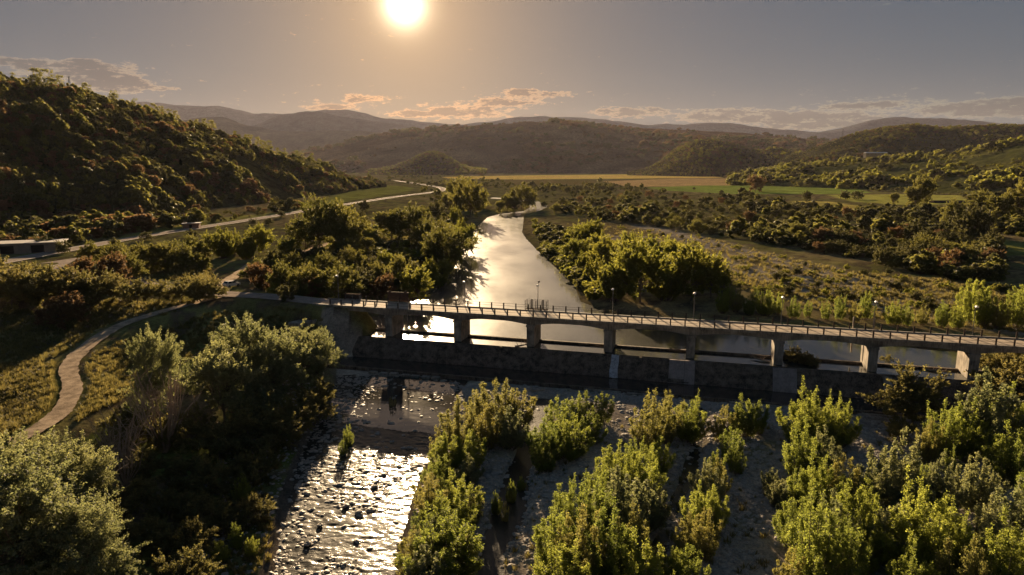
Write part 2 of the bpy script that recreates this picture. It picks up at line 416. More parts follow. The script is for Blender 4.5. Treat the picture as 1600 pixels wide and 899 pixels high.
M['glass'] = mat('car_glass', (0.02, 0.025, 0.03), 0.06, 0.1, 1.0)
M['tyre'] = mat('tyre_rubber', (0.02, 0.02, 0.02), 0.85, 0.2, 3.0)
M['carpaint'] = mat('car_paint', (0.72, 0.70, 0.64), 0.25, 0.04, 1.0)
M['blue'] = mat('sign_blue', (0.03, 0.09, 0.35), 0.4, 0.05, 1.0)
M['red'] = mat('sign_red', (0.45, 0.03, 0.03), 0.4, 0.05, 1.0)
M['green'] = mat('sign_back', (0.10, 0.11, 0.10), 0.5, 0.1, 1.0)
M['lf_young'] = leaf_mat('young_willow_leaf', (0.10, 0.12, 0.034), (0.40, 0.45, 0.085), 0.5)
M['lf_fresh'] = leaf_mat('fresh_willow_leaf', (0.095, 0.115, 0.036), (0.34, 0.40, 0.08), 0.5)
M['lf_tawny'] = leaf_mat('tawny_willow_leaf', (0.13, 0.125, 0.05), (0.42, 0.40, 0.11), 0.48)
M['lf_silver'] = leaf_mat('silver_willow_leaf', (0.145, 0.16, 0.105), (0.34, 0.36, 0.15), 0.42)
M['lf_olive'] = leaf_mat('olive_leaf', (0.085, 0.088, 0.035), (0.27, 0.26, 0.065), 0.45)
M['lf_dark'] = leaf_mat('thicket_leaf', (0.072, 0.075, 0.036), (0.165, 0.16, 0.06), 0.4)
M['lf_shade'] = leaf_mat('undergrowth_leaf', (0.105, 0.10, 0.05), (0.30, 0.27, 0.09), 0.45)
M['lf_green'] = leaf_mat('bank_leaf', (0.09, 0.10, 0.03), (0.36, 0.36, 0.065), 0.48)
M['lf_brown'] = leaf_mat('dry_leaf', (0.12, 0.085, 0.05), (0.26, 0.16, 0.075), 0.45)
M['grass'] = leaf_mat('grass_blade', (0.12, 0.105, 0.045), (0.28, 0.24, 0.08), 0.4)

# ------------------------------------------------------------------ the ground sheet
GRASS = np.array((0.165, 0.155, 0.058)); DRYG = np.array((0.215, 0.17, 0.085)); GRAVEL = np.array((0.36, 0.31, 0.26)); SOIL = np.array((0.115, 0.09, 0.058))
GREENG = np.array((0.09, 0.105, 0.03)); BED = np.array((0.12, 0.10, 0.08))
FIELDS = [([(690, 276.5), (800, 274), (1000, 272), (1095, 273), (1130, 277.5), (1000, 279), (820, 280), (700, 279)], (0.72, 0.52, 0.15)),
          ([(940, 283), (1060, 279), (1180, 278.5), (1262, 284), (1278, 289), (1130, 291), (980, 292)], (0.50, 0.34, 0.16)),
          ([(1010, 293), (1090, 290), (1250, 289.5), (1345, 296), (1362, 302), (1290, 304), (1140, 303), (1030, 297)], (0.25, 0.31, 0.07)),
          ([(1290, 305), (1400, 304), (1500, 306), (1520, 316), (1440, 322), (1330, 315)], (0.42, 0.40, 0.10)),
          ([(1235, 313), (1300, 315), (1345, 322), (1330, 330), (1250, 327)], (0.55, 0.45, 0.12)),
          ([(780, 281), (930, 282), (930, 289), (800, 288)], (0.18, 0.14, 0.06)),
          ([(450, 332), (560, 300), (600, 291), (650, 297), (640, 303), (560, 318), (470, 335)], (0.22, 0.225, 0.06)),
          ([(180, 382), (330, 352), (470, 334), (470, 338), (330, 360), (190, 392)], (0.27, 0.255, 0.075)),
          ([(1440, 375), (1560, 372), (1640, 385), (1640, 398), (1500, 395)], (0.20, 0.20, 0.06))]
FIELDS = [(pz(P, 3.0), np.array(c)) for P, c in FIELDS]
BAR = pz([(880, 345), (960, 345), (1060, 360), (1200, 395), (1330, 425), (1480, 440), (1700, 470), (1700, 530), (1300, 490), (1180, 462), (1130, 430), (1040, 400), (960, 385), (900, 362)], 2.0)
STRIPES = [pz([(905, 365), (1010, 372), (1120, 405), (1280, 450), (1420, 478), (1600, 500)], 2.0), pz([(1010, 352), (1130, 385), (1300, 430), (1500, 470)], 2.0)]
MEADOW = pz([(-60, 580), (60, 575), (105, 600), (100, 650), (40, 690), (-80, 720)], 2.0)
def ground_colour(x, y, z):
    n = fbm(x, y, 11, 5, 0.6)[:, None]; n2 = fbm(x + 90, y - 40, 3.0, 4, 0.6)[:, None]; n3 = fbm(x - 300, y + 70, 60, 3)[:, None]
    c = GRASS * (0.75 + 0.6 * n) + (DRYG - GRASS) * sstep(0.5, 0.7, n3)
    c = c + (SOIL - c) * sstep(0.5, 0.62, n2)
    s_, n_ = sn(x, y)
    down = ((n_ < -0.7) & (s_ > 0))[:, None]
    lb = in_poly([(-400, -300), (-400, 260), W(-10, -4), W(4, -4)] + [tuple(q) for q in river[:8]] + [(-30, -300)], x, y)[:, None]
    gv = GRAVEL * (0.55 + 0.75 * n2) ; gv = gv + (GREENG - gv) * (0.6 * sstep(0.58, 0.72, n))
    c = np.where(down & ~lb, gv, c)
    lc = SOIL * 1.5 + (GREENG * 1.4 - SOIL * 1.5) * sstep(0.4, 0.6, n)
    c = np.where(lb & (z < 0.8)[:, None], lc, c)
    md = sstep(4, -2, sdf(MEADOW, x, y))[:, None]; c = c + ((0.19, 0.17, 0.05) * (0.7 + 0.6 * n2) - c) * md
    # upstream gravel bar: stony stripes among dry grass
    sb = sdf(BAR, x, y)[:, None]
    ds = np.minimum(seg_dist(STRIPES[0], x, y, False)[0], seg_dist(STRIPES[1], x, y, False)[0])[:, None]
    st = sstep(15, 2, ds + (n - 0.5) * 30); gr = DRYG * 0.85 * (0.75 + 0.5 * n2)
    bar = gr + (GRAVEL * (0.75 + 0.5 * n2) - gr) * np.clip(st * (0.55 + 0.7 * sstep(0.42, 0.6, n2)), 0, 1)
    c = c + (bar - c) * sstep(5, -6, sb)
    wet = sstep(0.45, 0.05, z)[:, None] * (~down); c = c * (1 - 0.45 * wet)
    for P, col in FIELDS:
        k = sstep(2, -4, sdf(P, x, y))[:, None]
        c = c + (col * (0.82 + 0.36 * n2) - c) * k
    bedm = (sdf(river, x, y) < 0.3)[:, None]; c = np.where(bedm, BED * (0.6 + 0.8 * n2), c)
    return np.clip(c, 0.01, 0.8)
def build_ground():
    azf = np.radians(np.arange(-41, 41.01, 0.2))
    azc = np.radians(np.concatenate([np.arange(-180, -41, 4.0), ])); azd = np.radians(np.arange(45, 180.1, 4.5))
    az = np.concatenate([azc, azf, azd])
    rr = np.concatenate([[1.0, 8, 18, 28, 38, 46], np.exp(np.arange(math.log(50), math.log(2500), 0.0105)), [2800, 3400, 4200, 5400, 7000, 10000, 16000, 26000]])
    Aa, R = np.meshgrid(az, rr, indexing='ij')
    x = (np.sin(Aa) * R).ravel(); y = (np.cos(Aa) * R).ravel()
    z = height(x, y); c = ground_colour(x, y, z)
    GRID['az'] = az; GRID['rr'] = rr; GRID['z'] = z.reshape(len(az), len(rr))
    me = np_mesh('ground', np.stack([x, y, z], 1), grid_quads(len(az), len(rr)), M['ground'], c)
    me.flip_normals()
    structure(link('ground', me))
build_ground()

# ------------------------------------------------------------------ hills and mountains
def hill(name, ridge, depth, foot, span, nt=60, prof=1.15, rough=0.0, spur=0.0, colour=(0.06, 0.06, 0.03), colour2=(0.1, 0.09, 0.05), m='hill', z0=1.0, back=0.8, nscale=160, step=3.0):
    """ridge: silhouette in photo pixels; depth / foot: pixel column -> metres to the ridge and to the foot."""
    px = np.arange(span[0], span[1] + 0.1, step)
    ry = np.interp(px, [a for a, b in ridge], [b for a, b in ridge])
    k = np.ones(9) / 9; ry = np.convolve(np.pad(ry, 4, 'edge'), k, 'valid')
    Yr = np.interp(px, [a for a, b in depth], [b for a, b in depth]); Yf = np.interp(px, [a for a, b in foot], [b for a, b in foot])
    pts = np.array([at_depth(a, b, c) for a, b, c in zip(px, ry, Yr)])
    slope = pts[:, 0] / Yr
    t = np.concatenate([np.linspace(0, 1, nt), 1 + np.linspace(0.05, 1, 10) * back])
    T = t[None, :]; Y = Yf[:, None] + (Yr - Yf)[:, None] * T; X = slope[:, None] * Y
    g = np.where(T <= 1, np.sin(np.clip(T, 0, 1) * math.pi / 2) ** prof, np.cos(np.clip((T - 1) / back, 0, 1) * math.pi / 2) ** 0.8)
    hgt = (pts[:, 2] - z0)[:, None]
    mid = np.clip(4 * T * (1 - T), 0, 1)
    Z = z0 + hgt * g
    Z = Z + spur * hgt * (fbm(X, Y * 0.35, nscale, 4) - 0.5) * mid
    Z = Z + rough * (fbm(X, Y, nscale * 0.12, 4, 0.6) - 0.5) * np.clip(T * 3, 0, 1)
    Z = np.where(T == 0, z0 - 3, Z)
    x, y, z = X.ravel(), Y.ravel(), Z.ravel()
    n = sstep(0.42, 0.62, fbm(x, y, nscale * 0.5, 5, 0.6))[:, None]
    c = np.array(colour) * (1 - n) + np.array(colour2) * n
    V = np.stack([x, y, z], 1)
    me = np_mesh(name, V, grid_quads(len(px), len(t)), M[m], c); me.flip_normals()
    structure(link(name, me))
    return V.reshape(len(px), len(t), 3), nt
HILLS = {}
HILLS['left'] = hill('hill', [(-700, 105), (-300, 115), (-80, 124), (0, 138), (60, 145), (110, 149), (165, 166), (220, 182), (270, 195), (330, 213), (400, 237), (460, 254), (520, 270), (560, 280), (604, 291)],
    [(-700, 480), (-300, 520), (0, 580), (200, 650), (400, 760), (520, 840), (604, 915)],
    [(-700, 190), (-300, 235), (0, 290), (200, 345), (400, 480), (520, 640), (604, 900)], (-700, 604), 70, 1.1, 3.0, 0.30, (0.045, 0.045, 0.02), (0.075, 0.07, 0.03), z0=5.0, nscale=120)
HILLS['cone'] = hill('hill', [(575, 266), (610, 262), (640, 252), (660, 241), (680, 238), (695, 243), (712, 256), (735, 266), (760, 268)],
    [(575, 2500), (760, 2500)], [(575, 2250), (680, 2150), (760, 2250)], (575, 760), 40, 1.2, 8, 0.1, (0.055, 0.05, 0.025), (0.08, 0.065, 0.035))
HILLS['centre'] = hill('hill', [(300, 252), (420, 246), (490, 238), (560, 223), (640, 209), (740, 201), (800, 197), (870, 193), (950, 198), (1040, 203), (1140, 208), (1200, 215), (1260, 220), (1330, 224), (1500, 230)],
    [(300, 4300), (1500, 4300)], [(300, 2900), (700, 2700), (1000, 2500), (1500, 2500)], (300, 1500), 70, 1.0, 16, 0.42, (0.12, 0.075, 0.05), (0.20, 0.135, 0.08), nscale=700)
HILLS['knoll'] = hill('hill', [(980, 270), (1025, 259), (1055, 236), (1085, 222), (1110, 219), (1140, 224), (1180, 235), (1230, 238), (1300, 245)],
    [(980, 2300), (1300, 2300)], [(980, 2050), (1100, 1850), (1300, 1850)], (980, 1300), 44, 1.1, 9, 0.25, (0.05, 0.045, 0.022), (0.085, 0.07, 0.035), nscale=260)
HILLS['right'] = hill('hill', [(1130, 272), (1180, 264), (1230, 246), (1290, 225), (1330, 211), (1380, 203), (1430, 197), (1460, 204), (1520, 201), (1600, 200), (1750, 188), (2100, 180)],
    [(1130, 2100), (2100, 2000)], [(1130, 1750), (1350, 1500), (2100, 1350)], (1130, 2100), 60, 1.05, 10, 0.32, (0.045, 0.045, 0.022), (0.085, 0.08, 0.038), nscale=330)
HILLS['slope'] = hill('hill', [(1140, 276), (1230, 262), (1300, 256), (1400, 250), (1500, 242), (1600, 224), (1750, 205), (2100, 190)],
    [(1140, 1500), (1400, 1330), (1600, 1200), (2100, 1000)], [(1140, 1050), (1300, 900), (1600, 640), (2100, 520)], (1140, 2100), 60, 0.9, 8, 0.38, (0.075, 0.08, 0.03), (0.15, 0.14, 0.05), nscale=180)
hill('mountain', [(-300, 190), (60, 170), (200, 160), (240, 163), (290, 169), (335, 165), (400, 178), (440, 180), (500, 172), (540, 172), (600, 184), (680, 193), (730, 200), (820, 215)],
    [(-300, 8600), (820, 8600)], [(-300, 7200), (820, 7200)], (-300, 820), 40, 1.0, 60, 0.4, (0.13, 0.14, 0.165), (0.17, 0.175, 0.19), 'far', nscale=2200)  # pale blue of distance haze is painted into this range's colours
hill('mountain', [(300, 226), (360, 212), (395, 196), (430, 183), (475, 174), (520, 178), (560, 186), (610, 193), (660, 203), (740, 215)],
    [(300, 7000), (740, 7000)], [(300, 6100), (740, 6100)], (300, 740), 40, 1.0, 45, 0.4, (0.11, 0.115, 0.13), (0.15, 0.15, 0.155), 'far', nscale=1600)  # haze tint painted in here too, a little weaker
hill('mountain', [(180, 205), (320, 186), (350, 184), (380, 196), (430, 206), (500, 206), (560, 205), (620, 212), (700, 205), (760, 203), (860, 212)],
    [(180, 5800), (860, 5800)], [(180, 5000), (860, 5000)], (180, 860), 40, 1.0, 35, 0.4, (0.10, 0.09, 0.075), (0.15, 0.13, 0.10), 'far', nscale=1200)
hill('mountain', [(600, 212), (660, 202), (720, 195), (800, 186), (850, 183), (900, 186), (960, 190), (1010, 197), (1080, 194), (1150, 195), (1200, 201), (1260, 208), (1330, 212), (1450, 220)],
    [(600, 8000), (1450, 8000)], [(600, 6800), (1450, 6800)], (600, 1450), 40, 1.0, 50, 0.4, (0.13, 0.145, 0.175), (0.17, 0.18, 0.20), 'far', nscale=2000)  # far haze again mixed into the cover colours
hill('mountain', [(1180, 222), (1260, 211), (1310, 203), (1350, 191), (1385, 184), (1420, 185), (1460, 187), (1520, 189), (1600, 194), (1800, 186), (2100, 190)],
    [(1180, 7600), (2100, 7600)], [(1180, 6400), (2100, 6400)], (1180, 2100), 40, 1.0, 50, 0.4, (0.13, 0.145, 0.175), (0.17, 0.18, 0.20), 'far', nscale=1800)  # same bluish haze tint painted into the colours

# ------------------------------------------------------------------ water
def flat_poly(name, P, z, m):
    me = bpy.data.meshes.new(name); me.from_pydata([(a, b, z) for a, b in P], [], [tuple(range(len(P)))]); me.materials.append(m); me.update()
    if me.polygons[0].normal.z < 0: me.flip_normals()
    return structure(link(name, me))
flat_poly('river_pool_water', pool, 0.06, M['pool'])
bx = tail
def wavy(name, x0, x1, y0, y1, d, fz, m, keep=None):
    xs = np.arange(x0, x1, d); ys = np.arange(y0, y1, d); X, Y = np.meshgrid(xs, ys, indexing='ij')
    Z = fz(X, Y); Q = grid_quads(len(xs), len(ys)); V = np.stack([X.ravel(), Y.ravel(), Z.ravel()], 1)
    if keep is not None:
        k = keep(V[:, 0], V[:, 1]); Q = Q[k[Q].all(1)]
        used = np.unique(Q); mp = np.full(len(V), -1); mp[used] = np.arange(len(used)); V = V[used]; Q = mp[Q]
    return structure(link(name, np_mesh(name, V, Q, m)))
def rapids_z(x, y):
    k = sstep(101, 92, y + 0.2 * x + 3 * (fbm(x, y, 6, 2) - .5))
    w = fbm(x * 0.75 + y * 0.2, y * 1.4, 0.62, 2, 0.6) - 0.5
    w2 = fbm(x, y * 1.6, 3.2, 2) - 0.5
    return -4.02 + (y - 105) * 0.004 + (0.025 + 0.11 * k) * w + 0.08 * k * w2
def calm(x, y): return y + 0.25 * x + 2.5 * (fbm(x, y, 5, 2) - .5) > 89.5
wavy('river_rapids_water', -48, 2, 44, 121, 0.16, rapids_z, M['rapids'], lambda x, y: (sdf(river, x, y) < 1.5) & ~calm(x, y))
wavy('river_tailwater', -48, 2, 84, 121, 0.3, lambda x, y: rapids_z(x, y) * 0.2 - 4.03 * 0.8, M['basin'], lambda x, y: (sdf(river, x, y) < 1.5) & (sn(x, y)[1] < -9.4) & calm(x, y + 1.2))
flat_poly('stilling_basin_water', [W(2, -3.0), W(2, -9.5), W(114, -9.5), W(114, -3.0)], -3.45, M['basin'])
for P, wd, nm in ((chan_a, 3.0, 'side_channel_water'), (chan_b, 2.6, 'side_channel_water')):
    wavy(nm, min(q[0] for q in P) - 4, max(q[0] for q in P) + 4, 50, 118, 0.35, lambda x, y: -4.0 + 0.04 * (fbm(x, y * 1.5, 0.9, 2) - .5) + 0 * x, M['rapids'], lambda x, y, P=P, wd=wd: (seg_dist(P, x, y, False)[0] < wd) & (sn(x, y)[1] < -10))

# ------------------------------------------------------------------ roads
def ribbon(name, P, w, m, lift, z_off=0.0, off=0.0):
    P = np.array([q[:3] for q in P]); T = np.gradient(P[:, :2], axis=0); T /= np.linalg.norm(T, axis=1)[:, None] + 1e-9
    Nn = np.stack([-T[:, 1], T[:, 0]], 1); us = np.linspace(-0.5, 0.5, 5)
    V = []
    for i in range(len(P)):
        wj = w * (1 + (0.0 if name != 'dirt_track' else 0.25 * (vnoise(i * 0.7, 3.3) - 0.5)))
        for u in us:
            xy = P[i, :2] + Nn[i] * (off + u * wj * (1 + (0.22 * (vnoise(i * 1.7, u * 9 + 4) - .5) if name == 'dirt_track' and abs(u) > .4 else 0))); V.append((xy[0], xy[1], P[i, 2] + lift + z_off))
    me = np_mesh(name, V, grid_quads(len(P), 5), m)
    if me.polygons[0].normal.z < 0: me.flip_normals()
    return structure(link(name, me))
ribbon('main_road', ROADS[0][0], 7.2, M['asphalt'], 0.02)
ribbon('road_edge_line', ROADS[0][0], 0.22, M['paint'], 0.026, off=3.15)
ribbon('road_edge_line', ROADS[0][0], 0.22, M['paint'], 0.026, off=-3.15)
ribbon('access_road', ROADS[1][0], 5.4, M['asphalt'], 0.03)
ribbon('dirt_track', ROADS[2][0], 2.5, M['dirt'], 0.04)
ribbon('dirt_track', ROADS[3][0], 3.2, M['dirt'], 0.045)
# paved mouth of the junction
J = smooth_line(pz([(0, 434), (60, 442), (100, 436), (140, 432), (104, 424), (96, 418), (115, 408), (150, 398), (60, 412), (0, 424)], 6.1), 1)
flat_poly('junction_paving', [tuple(q) for q in J], 6.10, M['asphalt'])

# ------------------------------------------------------------------ bridge
BL = (A[0], A[1], 0.0)
def haunch(s0, s1, ztop, dp, dm, k=14):
    pr = [(s0, ztop), (s1, ztop)]
    for i in range(k + 1):
        t = 1 - i / k; u = abs(2 * t - 1)
        pr.append((s0 + (s1 - s0) * t, ztop - dm - (dp - dm) * max(0, (u - 0.25) / 0.75) ** 1.6))
    return pr
def build_bridge():
    b = thing('road_bridge', 'long low concrete road bridge on stubby piers crossing the river above the weir', 'bridge', BL, BANG)
    S0, S1 = -3.0, 140.0
    MB().box(S0, S1, 0, 6.2, 5.28, 5.6).build('deck', M['conc'], b)
    MB().box(S0, S1, 0.42, 5.78, 5.601, 5.606).build('carriageway', M['deck'], b)
    MB().box(S0, S1, -0.02, 0.40, 5.59, 5.76).build('kerb', M['conc'], b)
    MB().box(S0, S1, 5.80, 6.22, 5.59, 5.76).build('kerb', M['conc'], b)
    ends = [-1.0] + PIERS + [PIERS[-1] + 14.3, PIERS[-1] + 28.6]
    for i in range(len(ends) - 1):
        for y0 in (0.45, 5.25):
            MB().prism(haunch(ends[i] + 0.02, ends[i + 1] - 0.02, 5.28, 1.25, 0.62), y0, y0 + 0.5).build('girder', M['conc'], b)
        MB().box(ends[i] + 0.3, ends[i + 1] - 0.3, 2.7, 3.2, 4.75, 5.28).build('inner_beam', M['conc'], b)
    for s in PIERS + [PIERS[-1] + 14.3]:
        w = 0.72
        o = [(s - w, 0.3), (s + w, 0.3), (s + w, 5.6), (s, 6.9), (s - w, 5.6)]
        pr = MB().prismz(o, -1.9, 3.75).build('pier', M['conc'], b)
        MB().prismz([(s - w - .14, 0.2), (s + w + .14, 0.2), (s + w + .14, 5.9), (s - w - .14, 5.9)], 3.753, 4.05).build('pier_cap', M['conc'], pr)
    MB().box(-3.0, 0.2, -0.3, 6.5, -2, 5.25).build('abutment', M['conc'], b)
    MB().prismz([(-3, -0.3), (0.2, -0.3), (-2.0, -6.5), (-4.5, -6.5)], -4.2, 3.2).build('wing_wall', M['conc'], b)
    pm = MB().box(-0.11, 0.11, -0.09, 0.09, 0, 1.05).mesh('railing_post', M['rail'])
    s = 0.9
    while s < 139:
        for y in (0.18, 6.02): link('railing_post', pm, b, (s, y, 5.76))
        s += 2.45
    for y in (0.18, 6.02):
        for z in (6.72, 6.28):
            MB().tube([(0.9, y, z), (139, y, z)], 0.025, 5).build('rail', M['rail'], b)
build_bridge()

def build_weir():
    w = thing('stone_weir', 'dark mossy stone weir with sloping ribbed face below the bridge', 'weir', BL, BANG)
    ends = [1.0, 6.6] + PIERS + [119.0]; rnd = random.Random(3)
    for i in range(len(ends) - 1):
        d = rnd.uniform(-0.12, 0.12)
        k = 2 if ends[i + 1] - ends[i] > 8 else 1
        for j in range(k):
            a = ends[i] + (ends[i + 1] - ends[i]) * j / k; c = ends[i] + (ends[i + 1] - ends[i]) * (j + 1) / k; e = rnd.uniform(-0.1, 0.1)
            V = [(-3.5 + d + e, -4.4), (-3.4 + d + e, -3.3), (-1.0 + d, -0.02 + e * .3), (-0.75, 0.03), (0.2, 0.03), (0.2, -4.4)]
            mb = MB(); n = len(V)
            mb.v = [(a + .01, y, z) for y, z in V] + [(c - .01, y, z) for y, z in V]
            mb.f = [tuple(range(n)), tuple(n + q for q in reversed(range(n)))] + [(q, n + q, n + (q + 1) % n, (q + 1) % n) for q in range(n)]
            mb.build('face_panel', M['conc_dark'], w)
    def rib(s, wd, proud, m, name, top=0.0, bot=-3.9):
        run = 2.5; V = [(-3.5 - proud, bot), (-1.0 - proud, top), (-0.6, top + .02), (-0.6, bot)]
        mb = MB(); n = 4
        mb.v = [(s, y, z) for y, z in V] + [(s + wd, y, z) for y, z in V]
        mb.f = [tuple(range(n)), tuple(n + q for q in reversed(range(n)))] + [(q, n + q, n + (q + 1) % n, (q + 1) % n) for q in range(n)]
        mb.build(name, m, w)
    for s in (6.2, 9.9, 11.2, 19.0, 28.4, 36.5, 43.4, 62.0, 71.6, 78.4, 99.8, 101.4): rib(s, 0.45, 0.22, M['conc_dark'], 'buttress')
    q = None
    rib(67.2, 2.55, 0.3, M['conc_pink'], 'patch_panel'); rib(69.8, 1.7, 0.34, M['conc_pink'], 'patch_panel')
    rib(84.0, 3.7, 0.3, M['conc_pink'], 'patch_panel', -0.1)
    rib(61.2, 1.0, 0.35, M['conc_pink'], 'patch_panel', -2.2); rib(65.6, 1.3, 0.35, M['conc_pink'], 'patch_panel', -2.4)
    rib(100.5, 1.3, 0.5, M['conc'], 'patch_panel', -0.2)
    MB().box(1, 118, 4.2, 4.75, -1.5, 0.42).build('upstream_sill', M['conc_dark'], w)
    MB().box(1, 114, -9.95, -9.45, -4.6, -3.36).build('lower_sill', M['conc_dark'], w)
    for s in (14.8, 16.9, 18.9, 21.2, 23.0, 25.1, 26.9): 
        MB().box(s, s + 1.45, -11.2, -10.3, -4.6, -3.62 + 0.1 * math.sin(s * 7)).build('block', M['conc'], w)
    for a, c in ((54, 60), (77, 86.5), (61, 66), (96, 104)):
        MB().box(a, c, -10.65, -10.0, -4.6, -3.55).build('lip_slab', M['conc'], w)
    # white water over the crest
    for s, wd in ((57.2, 1.3),):
        V = []; nu, nv = 9, 12; rnd2 = random.Random(int(s))
        for i in range(nu):
            for j in range(nv):
                t = j / (nv - 1); u = i / (nu - 1)
                V.append((s + wd * (u + 0.10 * math.sin(6 * t + s) * t) * (1 + 0.15 * t), -0.95 - 2.62 * t ** 0.8 + rnd2.uniform(-.07, .05) - 0.14, 0.10 - 3.42 * t + rnd2.uniform(-.05, .05)))
        me = np_mesh('spill_water', V, grid_quads(nu, nv), M['foam'])
        structure(link('spill_water', me, None, BL, (0, 0, BANG)))
build_weir()

# ------------------------------------------------------------------ street furniture on the bridge
def lamp_post(s, label, n=6.45, h=5.1, z=5.3, extra=False, wpos=None):
    x, y = W(s, n) if wpos is None else wpos
    t = thing('lamp_post', label, 'street lamp', (x, y, z), BANG, 'lamp posts along the bridge')
    MB().tube([(0, 0, 0), (0, 0, h * 0.5), (0, 0, h)], [0.09, 0.07, 0.05], 8).build('post', M['steel'], t)
    MB().box(-0.16, 0.16, -0.16, 0.16, 0, 0.25).build('foot', M['steel'], t)
    MB().box(-0.10, 0.10, -0.55, 0.05, h - 0.04, h + 0.07).build('arm', M['steel'], t)
    MB().prism([(-0.20, h + 0.02), (0.20, h + 0.02), (0.24, h + 0.16), (0.12, h + 0.30), (-0.12, h + 0.30), (-0.24, h + 0.16)], -0.72, -0.28).build('lamp_head', M['white'], t)
    if extra:
        a = MB().tube([(0, 0, h + 0.1), (0.1, 0, h + 0.75)], 0.04, 6).build('camera_mast', M['steel'], t)
        MB().box(-0.02, 0.36, -0.16, 0.16, h + 0.68, h + 0.92).build('camera_box', M['rail'], a)
names = ['fourth', 'fifth', 'sixth', 'seventh', 'eighth']
lamp_post(-0.8, 'lamp post at the left bridgehead beside the grey roadside cabinet')
lamp_post(27.1, 'first slim lamp post over the open pool, beyond the brown board')
lamp_post(41.9, 'lamp post with a camera box on top inside the fenced platform', extra=True)
lamp_post(56.2, 'lamp post just past the fenced platform, in front of the riverside shrubs')
lamp_post(70.8, 'lamp post above the narrow pier, two posts past the fenced platform')
lamp_post(85.6, 'lamp post on the far kerb between the fenced platform and the wire gate')
lamp_post(100.2, 'lamp post behind the wire gate at the bridge edge')
lamp_post(114.9, 'rightmost lamp post, past the wire gate against green shrubs')

def cage():
    x, y = W(39.4, 6.3)
    t = thing('fenced_platform', 'small dark platform with wire cage fence jutting from the bridge edge', 'platform', (x, y, 5.2), BANG)
    MB().box(0, 4.2, 0.0, 1.5, 0, 0.55).build('floor_slab', M['rail'], t)
    for u in (0, 1.0, 2.1, 3.2, 4.2):
        for v in (0.06, 1.44):
            wd = 0.16 if (u in (1.0, 3.2) and v > 1) else 0.045
            MB().box(u - wd, u + wd, v - 0.04, v + 0.04, 0.553, 2.35).build('post', M['steel'], t)
    for v in (0.06, 1.44):
        for z in (1.1, 1.7, 2.3): MB().tube([(0, v, z), (4.2, v, z)], 0.025, 5).build('rail', M['steel'], t)
        for k in range(14): MB().tube([(0.3 * k + .15, v, 0.56), (0.3 * k + .15, v, 2.3)], 0.012, 4).build('wire', M['steel'], t)
    for u in (0, 4.2):
        for z in (1.1, 1.7, 2.3): MB().tube([(u, 0.06, z), (u, 1.44, z)], 0.025, 5).build('rail', M['steel'], t)
cage()
def billboard():
    x, y = W(12.5, 6.9)
    t = thing('roadside_board', 'rusty brown board on posts behind the bridge railing, two lamps on top', 'board', (x, y, 4.0), BANG)
    MB().box(-2.3, 2.3, 0, 0.10, 1.75, 3.55).build('panel', M['rust'], t)
    for u in (-1.9, 0, 1.9): MB().box(u - .07, u + .07, 0.102, 0.26, -4.0, 3.5).build('post', M['steel'], t)
    MB().box(-2.38, 2.38, -0.03, 0.13, 3.552, 3.64).build('top_rail', M['rust'], t)
    for u in (-1.7, 1.7):
        MB().prism([(u - .25, 3.66), (u + .25, 3.66), (u + .18, 3.86), (u - .18, 3.86)], -0.35, 0.05).build('lamp', M['rail'], t)
billboard()
def cabinet():
    x, y = W(2.0, 7.0)
    t = thing('roadside_cabinet', 'low dark grey cabinet at the left end of the bridge', 'cabinet', (x, y, 4.4), BANG)
    MB().box(-1.5, 1.7, 0, 0.9, -2.5, 2.1).build('body', M['steel'], t)
    MB().prism([(-1.62, 2.102), (1.82, 2.102), (1.7, 2.26), (-1.5, 2.26)], -0.1, 1.0).build('lid', M['rail'], t)
    for u in (-1.4, 0.15): MB().box(u, u + 1.42, -0.03, -0.002, 1.3, 2.0).build('door', M['rail'], t)
cabinet()
def wire_gate():
    x, y = W(97.2, 6.9)
    t = thing('wire_gate', 'pale twin-post wire gate at the upstream edge of the bridge', 'gate', (x, y, 4.4), BANG)
    for u in (0, 3.2): MB().box(u - .11, u + .11, -.11, .11, -3.0, 3.2).build('post', M['conc'], t)
    for z in (1.3, 2.1, 2.9): MB().tube([(0.112, 0, z), (3.088, 0, z)], 0.025, 5).build('rail', M['steel'], t)
    for k in range(9): MB().tube([(0.32 * k + .3, 0.0, 1.28), (0.32 * k + .3, 0.0, 2.95)], 0.012, 4).build('wire', M['steel'], t)
wire_gate()

